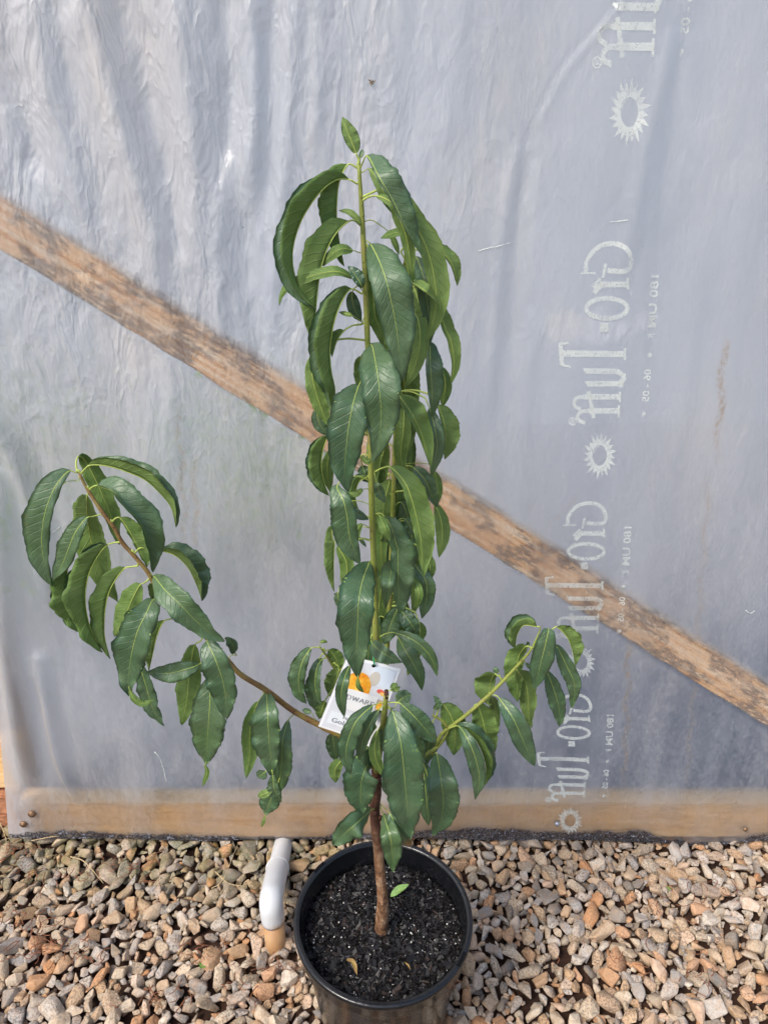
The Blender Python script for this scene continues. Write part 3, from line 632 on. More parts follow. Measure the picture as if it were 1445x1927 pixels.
# ================================================================== POT
pot = empty('plant_pot', POTC)
tag(pot, 'round black plastic nursery pot holding the young peach tree', 'pot')
H = RIM_Z - POT_Z; Rr = RIM_R
prof = [(0.0, 0.0), (Rr * 0.70, 0.0), (Rr * 0.715, 0.006), (Rr * 0.90, H - 0.050), (Rr * 0.905, H - 0.046), (Rr * 0.955, H - 0.043), (Rr * 0.965, H - 0.038), (Rr * 0.972, H - 0.012), (Rr * 0.998, H - 0.010), (Rr, H - 0.007), (Rr * 0.997, H - 0.002), (Rr * 0.985, H),
        (Rr * 0.945, H - 0.0005), (Rr * 0.93, H - 0.003), (Rr * 0.922, H - 0.010)]
z = H - 0.010
for k in range(7): prof += [(Rr * 0.922 - 0.0008 * k, z - 0.0010), (Rr * 0.918 - 0.0008 * k, z - 0.0022), (Rr * 0.922 - 0.0008 * (k + 1), z - 0.0034)]; z -= 0.0034
prof += [(Rr * 0.895, H - 0.045), (Rr * 0.885, H - 0.062), (Rr * 0.87, H - 0.085), (Rr * 0.70, 0.008), (0, 0.008)]
m = MB(); m.lathe(prof, POTC, 128); keep(m.build('pot_body', M['pot']), pot)
def slot(a, da):                          # black strips set in the rim, painting the shade of its hand-hold slots
    m = MB(); v = []; n_ = 10
    for i in range(n_ + 1):
        an = a - da + 2 * da * i / n_
        for r, zz in ((Rr * 0.992, 0.0009), (Rr * 0.955, 0.0012), (Rr * 0.955, -0.002), (Rr * 0.992, -0.002)): v.append((POTC.x + r * math.cos(an), POTC.y + r * math.sin(an), RIM_Z + zz))
    f = [(i * 4 + j, i * 4 + (j + 1) % 4, i * 4 + 4 + (j + 1) % 4, i * 4 + 4 + j) for i in range(n_) for j in range(4)] + [(3, 2, 1, 0), tuple(n_ * 4 + j for j in range(4))]
    m.add(v, f, 0, False); keep(m.build('handle_slot_shade', M['slot']), pot)
slot(R(142), 0.085); slot(R(-32), 0.085)

# potting mix
SOIL_Z = RIM_Z - 0.048; SR = Rr * 0.893
def soil_h(x, y): return 0.004 * mnoise.noise((x * 22, y * 22, 1.7)) + 0.002 * mnoise.noise((x * 70, y * 70, 4.0)) + 0.006 * math.exp(-((x + 0.0) ** 2 + y ** 2) / 0.0006)
m = MB(); rings, seg = 30, 72
v = [(POTC.x, POTC.y, SOIL_Z + soil_h(0, 0))] + [(POTC.x + SR * i / rings * math.cos(2 * math.pi * k / seg), POTC.y + SR * i / rings * math.sin(2 * math.pi * k / seg), SOIL_Z + soil_h(SR * i / rings * math.cos(2 * math.pi * k / seg), SR * i / rings * math.sin(2 * math.pi * k / seg))) for i in range(1, rings + 1) for k in range(seg)]
f = [(0, 1 + k, 1 + (k + 1) % seg) for k in range(seg)] + [(1 + (i - 1) * seg + k, 1 + i * seg + k, 1 + i * seg + (k + 1) % seg, 1 + (i - 1) * seg + (k + 1) % seg) for i in range(1, rings) for k in range(seg)]
m.add(v, f, 0)
cube = np.array([(-1, -1, -1), (1, -1, -1), (1, 1, -1), (-1, 1, -1), (-1, -1, 1), (1, -1, 1), (1, 1, 1), (-1, 1, 1)], float)
cf = [(0, 3, 2, 1), (4, 5, 6, 7), (0, 1, 5, 4), (1, 2, 6, 5), (2, 3, 7, 6), (3, 0, 4, 7)]
for k in range(4300):
    r, a = SR * 0.985 * math.sqrt(random.random()), random.uniform(0, 6.283); x, y = r * math.cos(a), r * math.sin(a)
    q = random.random(); perl = k > 3650
    if perl:
        if random.random() > 0.35 + 0.65 * (mnoise.noise((x * 30, y * 30, 9)) > 0.0): continue
        s = np.array([1, random.uniform(.6, 1), random.uniform(.6, 1)]) * random.choice((0.0004, 0.0005, 0.0006, 0.0008, 0.0013)); mi = 3
    else:
        L = random.uniform(0.002, 0.0055) if q < 0.8 else random.uniform(0.005, 0.010); s = np.array([L, L * random.uniform(.25, .6), L * random.uniform(.12, .3)]); mi = 1 if random.random() < 0.93 else 2
    from mathutils import Euler
    m3 = np.array(Euler((random.gauss(0, .5), random.gauss(0, .5), random.uniform(0, 6.28))).to_matrix())
    jv = cube * s * rng.uniform(0.6, 1.1, (8, 3)); w = jv @ m3.T + (POTC.x + x, POTC.y + y, SOIL_Z + soil_h(x, y) + random.uniform(0.0, 0.0025) + (0.001 if perl else 0))
    m.add(w, cf, mi, False)
tag(m.build('potting_mix', [M['mix'], M['chip'], M['chip2'], M['perlite']]), 'dark bark potting mix flecked with white perlite inside the pot', 'potting mix', kind='stuff')

# ================================================================== PIPE
pipe = empty('drain_pipe', at(520, 1740, 1.05))
tag(pipe, 'white plastic drain pipe with elbow coming from under the greenhouse plastic', 'pipe')
P3 = ground_at(518, 1766, 0.018); P0, P1, P2 = at(541, 1570, 1.33), at(522, 1637, 1.150), at(511, 1688, P3.y + 0.028)
P0 = Vector((P0.x, 1.36, -0.036)); Pd = (P2 - P1).normalized()
m = MB(); m.tube(catmull([P0, P1 + Pd * 0.02], 12), 0.0228, 28); keep(m.build('pipe_run', M['pvc']), pipe)
bend = [P1 - Pd * 0.012, P1 + Pd * 0.03, P1 + (P2 - P1) * 0.72, P2 + Vector((0, -0.006, -0.004)), P2 + (P3 - P2) * 0.30 + Vector((0, -0.006, 0)), P2 + (P3 - P2) * 0.56]
c = catmull(bend, 26); rad = np.full(26, 0.0252); rad[0] = 0.0238; rad[1] = 0.0266; rad[2] = 0.0266; rad[-1] = 0.0244
m = MB(); m.tube(c, rad, 28); elbow = keep(m.build('elbow', M['pvc']), pipe)
m = MB(); a = P1 - Pd * 0.010; m.tube([a, a + Pd * 0.002, a + Pd * 0.005, a + Pd * 0.007], [0.0240, 0.0280, 0.0280, 0.0258], 28); keep(m.build('collar', M['pvc']), elbow)
m = MB(); m.tube([P2 + (P3 - P2) * 0.45, P3, P3 + (P3 - P2) * 0.5], 0.0222, 28); keep(m.build('pipe_stub', M['pvc_stain']), pipe)

# ================================================================== PEACH TREE
PLANE = 0.85
def tp(px, py, lay): return at(px, py, PLANE - lay / 100.0)
tree = empty('peach_tree', tp(718, 1748, 0)); tree.location.z = SOIL_Z; bpy.context.view_layer.update()
tag(tree, 'young dwarf peach tree with long drooping green leaves growing in the black pot', 'tree')
STEMS = [
    ('trunk', 'bark', [(719, 1762, 0), (718, 1742, 0), (720, 1690, 0), (715, 1640, 0), (712, 1600, 0), (707, 1554, 0), (705, 1524, 0), (709, 1480, 0), (708, 1450, 0), (706, 1428, 0)], [.0125, .0118, .0098, .0090, .0086, .0088, .0082, .0086, .0078, .0066]),
    ('main_stem', 'stem', [(707, 1440, 0), (704, 1400, 0), (706, 1300, 0), (707, 1200, 0), (705, 1100, 0), (701, 1000, 0), (698, 890, 0), (697, 800, 0), (694, 700, 0), (690, 600, 0), (686, 500, 0), (681, 400, 0), (675, 308, 0)], [.0062, .0054, .0048, .0044, .0042, .0041, .0039, .0037, .0035, .0033, .0031, .0028, .0020]),
    ('branch', 'stem', [(710, 1445, -0.3), (718, 1380, -2), (724, 1300, -4), (728, 1225, -5), (733, 1130, -5), (738, 1000, -5), (742, 870, -5), (748, 740, -5), (756, 600, -5), (762, 490, -4), (768, 430, -4)], [.0050, .0044, .0040, .0038, .0036, .0034, .0031, .0028, .0023, .0018, .0012]),
    ('branch', 'redstem', [(706, 1446, 0), (680, 1408, .5), (640, 1384, 1), (598, 1363, 1), (551, 1337, 1), (500, 1298, 1.5), (454, 1270, 2), (427, 1241, 2), (380, 1190, 2.5), (335, 1140, 2.5), (294, 1102, 2.5), (279, 1077, 2.5), (254, 1047, 2.5), (230, 1020, 2.5), (215, 992, 2.5), (194, 965, 2.5), (166, 922, 2), (149, 889, 2)], [.0056, .0050, .0048, .0046, .0044, .0042, .0040, .0038, .0036, .0034, .0032, .0031, .0030, .0028, .0027, .0026, .0022, .0016]),
    ('branch', 'stem', [(709, 1450, 0), (760, 1436, 1), (800, 1421, 2), (824, 1404, 2), (838, 1385, 2), (842, 1372, 2), (834, 1358, 2), (814, 1346, 2)], [.0050, .0042, .0036, .0033, .0030, .0026, .0024, .0018]),
    ('branch', 'stem', [(822, 1402, 2), (832, 1380, 2), (875, 1347, 2), (925, 1303, 2), (985, 1240, 2), (1004, 1215, 2)], [.0030, .0030, .0028, .0026, .0022, .0014]),
    ('branch', 'stem', [(708, 1452, .4), (714, 1405, 4), (722, 1350, 7), (727, 1306, 8)], [.0046, .0040, .0036, .0032]),
    ('branch', 'stem', [(704, 1345, 0), (668, 1300, -1.5), (633, 1262, -1), (613, 1232, 0), (602, 1218, 1)], [.0030, .0026, .0022, .0020, .0012]),
]
SP = []                                  # samples of all stems: (px, py, layer)
for name, mat, pts, rad in STEMS:
    n_ = max(10, len(pts) * 4); c = catmull(pts, n_); SP.append(c)
    w = [tp(*q) for q in c]; rr = np.interp(np.linspace(0, 1, n_), np.linspace(0, 1, len(rad)), rad)
    m = MB()
    if name != 'trunk':
        rr = rr * (1 + 0.10 * np.maximum(0, np.sin(np.arange(n_) * 1.9)) ** 4)
    m.tube(w, rr, 14 if name == 'trunk' else 10, 0, True, 0.05 if name == 'trunk' else 0.025)
    keep(m.build(name, M[mat]), tree)
SP = np.vstack(SP)
# the cut brown tip of the front shoot and a pruning knot on the trunk
m = MB(); m.tube([tp(726.5, 1313, 7.9), tp(727, 1300, 8.1)], [.0033, .0030], 10); keep(m.build('cut_tip', M['bark']), tree)
for (px, py, ly) in ((719, 1702, 0.9), (706, 1532, .7), (713, 1470, .7), (716, 1540, .6)):
    m = MB(); a, b = tp(px, py, ly - .5), tp(px, py - 3, ly + .25); m.tube([a, b], [.0048, .0030], 10, 0, True, .12); keep(m.build('knot', M['bark']), tree)

LEAVES = [  # (kind, layer in cm towards the viewer, the two half widths px, points of the leaf stalk, stalk and midrib px)
    ('U', 0, -15, 10, 1, [(675, 300),(670, 288),(663, 269),(652, 243),(644, 218)]),
    ('T', 0.5, -4, 4, 1, [(676, 310),(678, 297),(683, 281)]),
    ('F', 3, -19, -36, 2, [(672, 346),(660, 339),(651, 337),(632, 339),(608, 356),(582, 389),(562, 428),(551, 474),(555, 517),(570, 550),(596, 582)]),
    ('F', 0, -28, -12, 2, [(673, 317),(660, 309),(651, 314),(638, 343),(634, 383),(634, 413),(638, 450),(649, 506)]),
    ('U', 1, -6, 5, 1, [(680, 442),(678, 425),(672, 412),(657, 399),(637, 396)]),
    ('F', 2, -33, -12, 2, [(679, 425),(666, 415),(651, 420),(629, 444),(612, 479),(602, 517),(597, 559),(593, 602),(587, 651)]),
    ('U', 2, -10, 9, 1, [(678, 476),(663, 471),(641, 469),(620, 483),(606, 503)]),
    ('U', 3, -11, 8, 2, [(690, 556),(675, 538),(663, 523),(635, 511),(602, 515),(565, 527),(541, 540),(529, 559),(526, 578)]),
    ('T', 2, -12, 8, 1, [(690, 558),(682, 541),(672, 523),(655, 501)]),
    ('F', 3, -23, -37, 1, [(681, 553),(660, 544),(643, 568),(630, 602),(623, 638),(621, 664),(624, 700),(631, 737),(623, 780)]),
    ('F', 2, -13, -9, 2, [(681, 610),(663, 613),(647, 623),(634, 642),(625, 673)]),
    ('U', 2, -4, 4, 1, [(682, 607),(663, 594),(638, 587)]),
    ('T', -2, -11, 11, 1, [(675, 535),(663, 550),(666, 578),(681, 608)]),
    ('T', 5, -4, 29, 2, [(678, 317),(683, 305),(692, 294),(713, 332),(736, 371),(754, 407),(771, 442),(793, 480)]),
    ('U', 1, -9, 9, 2, [(681, 325),(689, 320),(696, 318),(713, 343),(727, 374),(745, 410)]),
    ('U', 2, -10, 13, 2, [(679, 380),(693, 371),(711, 369),(739, 383),(751, 410),(763, 441),(769, 471),(772, 498),(777, 532)]),
    ('U', 3, -13, 26, 2, [(681, 371),(721, 355),(751, 364),(769, 402),(791, 441),(806, 476),(816, 517),(821, 559),(818, 590),(810, 620),(800, 643)]),
    ('U', 0, -7, 7, 1, [(784, 433),(763, 435),(739, 439),(715, 449)]),
    ('U', -2, -5, 5, 1, [(716, 424),(733, 438),(744, 459),(751, 480)]),
    ('U', -1, -4, 15, 2, [(772, 468),(794, 471),(809, 467),(830, 474),(847, 491),(856, 514),(860, 538)]),
    ('T', 6, -26, 37, 2, [(682, 454),(690, 453),(699, 462),(714, 492),(727, 529),(737, 571),(745, 611),(751, 661),(756, 725)]),
    ('U', 4, -3, 14, 1, [(754, 532),(769, 530),(794, 543),(813, 559),(827, 579)]),
    ('T', 0, -14, 15, 1, [(772, 474),(784, 486),(797, 523),(803, 565),(809, 611),(806, 658)]),
    ('U', 1, -6, 15, 1, [(803, 535),(821, 559),(830, 593),(841, 626),(846, 633),(852, 661),(854, 691),(846, 730)]),
    ('U', -2, -15, 15, 1, [(693, 492),(699, 504),(702, 550),(706, 596),(714, 618),(720, 656)]),
    ('U', 2, -15, 15, 1, [(772, 565),(781, 590),(788, 606),(790, 646),(780, 691),(762, 732)]),
    ('U', -2, -14, 14, 1, [(772, 529),(780, 544),(791, 581),(797, 620),(803, 629)]),
    ('U', -4, -14, 14, 1, [(754, 474),(763, 492),(772, 529),(780, 565),(784, 605)]),
    ('U', -3, -14, 14, 1, [(693, 468),(704, 480),(707, 508),(699, 541),(693, 565)]),
    ('T', 7, -29, 34, 1, [(692, 646),(700, 650),(708, 691),(714, 734),(717, 777),(714, 819),(702, 869)]),
    ('T', 6.5, -34, 28, 2, [(695, 710),(681, 717),(675, 726),(665, 758),(657, 798),(652, 838),(649, 880),(655, 926)]),
    ('U', 5, -5, 5, 1, [(693, 920),(682, 921),(669, 930),(655, 926)]),
    ('U', 1, -14, 16, 1, [(608, 646),(588, 672),(588, 707),(596, 743),(608, 777),(621, 805)]),
    ('T', -1, -11, 11, 1, [(611, 746),(597, 771),(602, 798),(618, 821)]),
    ('F', 0, -19, -26, 1, [(626, 810),(616, 824),(607, 850),(605, 880),(610, 908),(621, 936)]),
    ('U', -2, -10, 10, 1, [(632, 825),(622, 848),(616, 883),(621, 926)]),
    ('U', -2, -15, 14, 1, [(693, 664),(679, 672),(682, 700),(688, 731),(693, 771)]),
    ('U', -3, -11, 11, 1, [(690, 734),(690, 749),(694, 783),(690, 816)]),
    ('U', 4, -8, 24, 1, [(742, 737),(752, 746),(772, 774),(788, 804),(800, 838),(811, 884)]),
    ('T', 1, -8, 20, 1, [(801, 627),(808, 646),(810, 691),(813, 737),(813, 784)]),
    ('U', -1, -5, 24, 1, [(812, 743),(824, 763),(835, 795),(839, 825),(836, 866)]),
    ('U', -2, -11, 11, 1, [(821, 667),(830, 691),(838, 722),(833, 766)]),
    ('T', 1, -12, 13, 1, [(800, 749),(809, 771),(818, 807),(822, 844),(810, 900)]),
    ('U', -3, -13, 13, 1, [(757, 746),(760, 767),(759, 813),(754, 853),(761, 892)]),
    ('U', 3, -10, 27, 2, [(705, 888),(719, 881),(736, 880),(762, 908),(775, 941),(784, 975),(791, 1008),(794, 1042),(797, 1085)]),
    ('T', 0, -11, 13, 2, [(748, 874),(763, 876),(778, 880),(800, 904),(812, 932),(824, 955)]),
    ('U', -2, -11, 13, 1, [(809, 929),(820, 950),(830, 981),(832, 1011),(826, 1049)]),
    ('U', -4, -9, 9, 1, [(812, 874),(818, 889),(823, 920),(824, 950)]),
    ('U', -5, -22, 18, 1, [(730, 892),(733, 906),(724, 941),(721, 975),(727, 1011)]),
    ('U', -6, -12, 12, 1, [(739, 892),(743, 908),(748, 938),(742, 975)]),
    ('T', 1, -12, 28, 2, [(706, 967),(716, 966),(727, 976),(739, 999),(746, 1029),(749, 1030),(749, 1076),(750, 1119),(753, 1161)]),
    ('U', 3, -9, 7, 1, [(706, 967),(714, 970),(724, 993),(734, 1019)]),
    ('T', 5, -27, 15, 1, [(651, 898),(634, 915),(646, 941),(653, 971),(657, 1005),(663, 1027),(680, 1066)]),
    ('F', -1, -16, -6, 1, [(638, 975),(625, 991),(628, 1026),(630, 1018),(628, 1061),(629, 1117)]),
    ('U', 3, -5, 5, 1, [(698, 850),(699, 863),(690, 868),(680, 855)]),
    ('T', 4, -8, 8, 1, [(704, 889),(709, 908),(714, 926),(724, 946)]),
    ('T', -2, -11, 11, 1, [(678, 859),(682, 877),(687, 892),(695, 909)]),
    ('F', -1, -10, -14, 1, [(695, 892),(690, 898),(675, 908),(669, 935),(675, 961)]),
    ('T', 2, -8, 7, 1, [(651, 944),(657, 955),(675, 968),(695, 978)]),
    ('U', 1, -8, 7, 1, [(695, 993),(682, 987),(670, 1003),(667, 1034)]),
    ('T', -1, -3, 3, 1, [(669, 996),(675, 1010),(690, 1030)]),
    ('T', -2, -8, 8, 2, [(736, 993),(751, 978),(762, 977),(772, 991),(780, 1010)]),
    ('T', 8, -34, 25, 1, [(697, 1055),(694, 1061),(682, 1094),(675, 1131),(673, 1171),(672, 1213),(674, 1276)]),
    ('u', 8, -4, 4, 1, [(674, 1271),(673, 1277),(675, 1292),(685, 1304)]),
    ('U', -1, -12, 12, 1, [(663, 1018),(638, 1027),(652, 1058),(652, 1091),(645, 1122)]),
    ('T', 0, -8, 8, 1, [(651, 1108),(640, 1117),(634, 1125),(627, 1125)]),
    ('T', 0, -7, 7, 1, [(638, 1107),(636, 1119),(638, 1131),(644, 1145)]),
    ('T', 5, -16, 9, 1, [(742, 1055),(739, 1058),(733, 1091),(729, 1122),(725, 1150)]),
    ('T', -1, -14, 14, 1, [(772, 1049),(784, 1067),(800, 1091),(803, 1122),(793, 1167)]),
    ('U', -2, -10, 10, 1, [(797, 1030),(801, 1040),(809, 1067),(807, 1093)]),
    ('U', 1, -6, 7, 1, [(772, 1079),(779, 1088),(788, 1116),(781, 1150)]),
    ('T', 2, -14, 13, 1, [(748, 1134),(755, 1149),(771, 1171),(788, 1196)]),
    ('T', -4, -15, 15, 1, [(754, 1128),(749, 1143),(736, 1174),(722, 1215)]),
    ('T', 4, -10, 11, 2, [(713, 1199),(728, 1192),(745, 1191),(775, 1203),(798, 1221),(814, 1244),(823, 1276)]),
    ('T', 1, -14, 15, 1, [(739, 1189),(750, 1201),(763, 1225),(778, 1250),(789, 1274),(794, 1301)]),
    ('U', -3, -10, 10, 1, [(781, 1152),(788, 1171),(791, 1189),(789, 1210)]),
    ('T', 6, -16, 12, 1, [(698, 1198),(700, 1210),(718, 1227),(739, 1239),(759, 1247)]),
    ('T', 7, -10, 10, 1, [(666, 1241),(657, 1255),(647, 1280),(642, 1311),(648, 1351)]),
    ('T', 2, -17, 11, 2, [(602, 1219),(594, 1218),(584, 1221),(570, 1244),(562, 1274),(565, 1304),(577, 1326)]),
    ('F', 1, 9, -12, 1, [(612, 1239),(606, 1241),(597, 1256),(593, 1283),(596, 1304),(603, 1329)]),
    ('T', 0, -14, 7, 1, [(602, 1238),(596, 1262),(590, 1289),(591, 1317),(594, 1339)]),
    ('U', -1, -13, 13, 1, [(611, 1225),(620, 1224),(632, 1239),(639, 1262)]),
    ('U', 1, -3, 3, 1, [(602, 1219),(603, 1210),(609, 1207),(617, 1209)]),
    ('U', 0, -11, 11, 1, [(623, 1301),(611, 1320),(605, 1338),(600, 1353)]),
    ('T', 1, -5, 5, 1, [(594, 1355),(585, 1341),(568, 1336)]),
    ('U', -1, -18, 12, 1, [(632, 1250),(638, 1259),(629, 1292),(623, 1314)]),
    ('U', 6, -9, 7, 1, [(737, 1300),(745, 1301),(742, 1292),(746, 1285)]),
    ('T', 10, -15, 16, 2, [(726, 1321),(708, 1325),(698, 1330),(672, 1355),(657, 1387),(651, 1421),(661, 1461)]),
    ('U', 8, -13, 11, 1, [(725, 1329),(716, 1338),(702, 1357),(691, 1381),(679, 1408)]),
    ('T', 9, -12, 9, 1, [(724, 1326),(711, 1338),(693, 1369),(681, 1402),(676, 1433)]),
    ('T', 11, -34, 32, 2, [(729, 1326),(735, 1335),(740, 1341),(753, 1393),(759, 1439),(763, 1484),(767, 1527),(772, 1578)]),
    ('T', 9, -18, 17, 2, [(732, 1322),(746, 1322),(756, 1326),(781, 1350),(801, 1373),(823, 1400)]),
    ('T', 5, -15, 13, 2, [(731, 1332),(742, 1332),(748, 1322),(760, 1312),(776, 1306)]),
    ('T', 4, -13, 13, 1, [(742, 1341),(762, 1364),(781, 1393),(795, 1440)]),
    ('T', 6, -9, 9, 1, [(728, 1335),(728, 1350),(722, 1381),(721, 1414)]),
    ('U', 8, -10, 9, 1, [(716, 1367),(710, 1378),(705, 1414),(713, 1442),(727, 1465)]),
    ('T', 5, -30, 26, 1, [(705, 1421),(700, 1426),(686, 1451),(679, 1481),(679, 1537)]),
    ('T', 6, -21, 20, 2, [(711, 1522),(702, 1523),(696, 1526),(669, 1551),(646, 1571),(626, 1590)]),
    ('T', 6, -16, 17, 2, [(715, 1520),(719, 1527),(722, 1535),(733, 1570),(738, 1603),(739, 1643)]),
    ('B', 4, -14, 13, 2, [(717, 1515),(725, 1522),(733, 1530),(748, 1558),(762, 1579),(775, 1593)]),
    ('T', 4, -11, 11, 1, [(714, 1448),(721, 1463),(732, 1481),(738, 1502)]),
    ('T', -2, -13, 13, 1, [(638, 1372),(627, 1381),(629, 1408),(631, 1433)]),
    ('U', 0, -11, 10, 1, [(654, 1421),(644, 1430),(631, 1448),(632, 1474)]),
    ('T', 2, -15, 15, 1, [(705, 1384),(695, 1396),(687, 1421),(674, 1446)]),
    ('T', 7, -24, 26, 2, [(813, 1421),(820, 1416),(823, 1424),(830, 1469),(834, 1506),(830, 1542),(814, 1572)]),
    ('T', 3, -13, 10, 1, [(797, 1445),(798, 1460),(802, 1500),(807, 1555)]),
    ('T', 3, -13, 13, 1, [(813, 1488),(818, 1503),(823, 1524),(831, 1550)]),
    ('T', -1, -16, 16, 1, [(812, 1366),(809, 1378),(806, 1408),(803, 1440)]),
    ('T', 0, -12, 12, 1, [(784, 1396),(794, 1433),(797, 1463),(791, 1494)]),
    ('T', 2, -6, 5, 1, [(815, 1345),(817, 1335),(824, 1324),(816, 1308)]),
    ('U', 2, -20, 21, 1, [(832, 1324),(835, 1327),(848, 1346),(855, 1369),(856, 1392),(854, 1421)]),
    ('T', 6, -15, 12, 2, [(842, 1372),(856, 1367),(866, 1369),(883, 1398),(895, 1429),(902, 1466),(894, 1505)]),
    ('F', 4, 12, 21, 2, [(842, 1372),(854, 1366),(862, 1367),(887, 1382),(906, 1413),(914, 1445),(911, 1477)]),
    ('U', 1, -19, 22, 1, [(893, 1328),(898, 1326),(907, 1350),(914, 1379),(923, 1403),(930, 1418)]),
    ('U', -2, -8, 8, 1, [(921, 1303),(925, 1312),(932, 1335),(939, 1367)]),
    ('U', -1, -26, 7, 1, [(935, 1271),(930, 1268),(923, 1283),(920, 1303),(922, 1329)]),
    ('T', 0, -5, 5, 2, [(942, 1275),(939, 1269),(936, 1266),(933, 1261),(930, 1254)]),
    ('T', 5, -17, 18, 2, [(925, 1306),(935, 1310),(941, 1317),(964, 1350),(979, 1382),(992, 1413),(1006, 1441)]),
    ('U', 0, -21, 10, 1, [(999, 1219),(990, 1216),(977, 1232),(973, 1253),(973, 1287),(974, 1322)]),
    ('U', -1, -15, 16, 1, [(971, 1258),(975, 1265),(988, 1283),(993, 1311),(995, 1348),(999, 1369)]),
    ('T', 6, -19, 18, 1, [(1011, 1211),(1031, 1183),(1028, 1203),(1021, 1232),(1013, 1264),(1004, 1301)]),
    ('F', 3, -16, -21, 2, [(1003, 1216),(1016, 1183),(1006, 1179),(985, 1177),(973, 1194),(969, 1220)]),
    ('F', 2, 19, 12, 2, [(1003, 1216),(1040, 1183),(1050, 1182),(1066, 1198),(1075, 1219),(1079, 1237),(1081, 1254)]),
    ('T', 4, -14, 12, 1, [(1003, 1219),(1042, 1215),(1054, 1229),(1067, 1256),(1079, 1282),(1080, 1308),(1074, 1332)]),
    ('T', 3, -15, 13, 1, [(1003, 1222),(1028, 1264),(1040, 1293),(1048, 1319),(1053, 1345),(1052, 1369)]),
    ('T', 1, -3, 3, 1, [(996, 1219),(994, 1215),(992, 1207)]),
    ('T', 1, -3, 3, 1, [(986, 1243),(990, 1248),(1000, 1261)]),
    ('T', 4, -32, 13, 2, [(145, 890),(137, 887),(130, 886),(107, 912),(89, 953),(80, 998),(80, 1035),(87, 1071),(99, 1107)]),
    ('F', 1, -9, -7, 2, [(149, 905),(134, 905),(122, 909),(105, 931),(92, 977),(85, 1023),(91, 1062),(100, 1103)]),
    ('U', -2, -17, 17, 2, [(146, 889),(144, 869),(151, 858),(165, 873),(184, 910),(200, 947),(212, 977),(218, 1004),(225, 1025)]),
    ('F', 2, 18, 24, 2, [(152, 892),(163, 880),(172, 875),(203, 877),(239, 888),(273, 903),(300, 927),(320, 951),(327, 971),(332, 998)]),
    ('F', 5, 5, 33, 2, [(169, 922),(177, 915),(189, 915),(215, 927),(233, 951),(259, 976),(274, 1003),(282, 1038),(288, 1082)]),
    ('U', 2, -4, 22, 2, [(212, 982),(219, 975),(229, 977),(250, 1009),(266, 1041),(278, 1070)]),
    ('F', 1, 16, 29, 2, [(254, 1041),(267, 1031),(306, 1037),(331, 1046),(353, 1067),(367, 1093),(375, 1114),(380, 1131)]),
    ('U', -3, -30, 24, 1, [(166, 931),(164, 936),(165, 968),(169, 1001),(175, 1032),(187, 1065),(203, 1102),(222, 1133)]),
    ('T', 4, -19, 15, 2, [(191, 968),(175, 972),(162, 976),(143, 1001),(131, 1029),(119, 1059),(100, 1093)]),
    ('f', 2, -20, -27, 1, [(142, 1035),(129, 1061),(127, 1099),(128, 1132),(136, 1163),(148, 1188)]),
    ('F', 3, -24, -34, 2, [(227, 1020),(212, 1022),(197, 1030),(174, 1065),(163, 1102),(162, 1138),(169, 1175),(181, 1205),(194, 1227)]),
    ('F', 2, -23, -16, 2, [(260, 1065),(245, 1067),(233, 1071),(210, 1105),(200, 1138),(197, 1175),(199, 1205),(210, 1245)]),
    ('U', 2, -22, 17, 2, [(279, 1092),(270, 1098),(264, 1101),(251, 1125),(237, 1157),(215, 1199)]),
    ('U', -2, -9, 9, 1, [(282, 1090),(286, 1099),(289, 1111),(285, 1128)]),
    ('T', 7, -31, 27, 2, [(311, 1123),(299, 1125),(288, 1129),(276, 1154),(261, 1184),(251, 1218),(245, 1251),(242, 1282),(245, 1312)]),
    ('u', 7, -6, 6, 1, [(243, 1291),(245, 1300),(255, 1317),(271, 1324),(293, 1315)]),
    ('F', 3, -15, -6, 2, [(334, 1161),(320, 1165),(308, 1170),(296, 1196),(289, 1227),(281, 1263)]),
    ('t', 2, -15, 13, 1, [(256, 1230),(262, 1248),(273, 1282),(282, 1315),(291, 1340),(312, 1369)]),
    ('T', 7, -23, 23, 1, [(287, 1084),(292, 1086),(312, 1111),(340, 1138),(370, 1169),(398, 1193),(423, 1207)]),
    ('T', 4, -9, 8, 1, [(446, 1233),(425, 1204),(439, 1213),(437, 1234)]),
    ('U', 2, -21, 19, 1, [(378, 1206),(366, 1216),(360, 1251),(355, 1288),(351, 1324),(342, 1368)]),
    ('T', 5, -16, 16, 1, [(393, 1233),(375, 1250),(351, 1259),(317, 1267),(277, 1265)]),
    ('T', 7, -27, 22, 1, [(418, 1221),(390, 1204),(405, 1239),(418, 1276),(425, 1312),(427, 1359)]),
    ('T', 5, -30, 28, 1, [(411, 1260),(398, 1281),(395, 1331),(392, 1373),(388, 1439)]),
    ('u', 5, -4, 4, 1, [(388, 1434),(386, 1440),(390, 1454),(381, 1481)]),
    ('T', 6, -28, 19, 1, [(501, 1300),(502, 1306),(504, 1343),(506, 1385),(510, 1428),(515, 1461)]),
    ('t', 6, -10, 8, 1, [(512, 1449),(514, 1460),(517, 1486),(530, 1509)]),
    ('U', 2, -14, 14, 1, [(497, 1306),(485, 1324),(474, 1355),(470, 1385),(470, 1422),(463, 1465)]),
    ('T', 4, -10, 18, 2, [(554, 1343),(545, 1352),(541, 1359),(532, 1394),(530, 1434),(526, 1471),(517, 1499)]),
    ('t', 4, -18, 16, 1, [(527, 1464),(521, 1480),(509, 1507),(499, 1534)]),
    ('u', 4, -3, 3, 1, [(500, 1530),(499, 1535),(497, 1544),(492, 1557)]),
    ('u', 6, -7, 7, 1, [(515, 1486),(511, 1488),(500, 1493),(485, 1500)]),
    ('t', 3, -9, 9, 1, [(506, 1443),(500, 1452),(484, 1463)]),
]
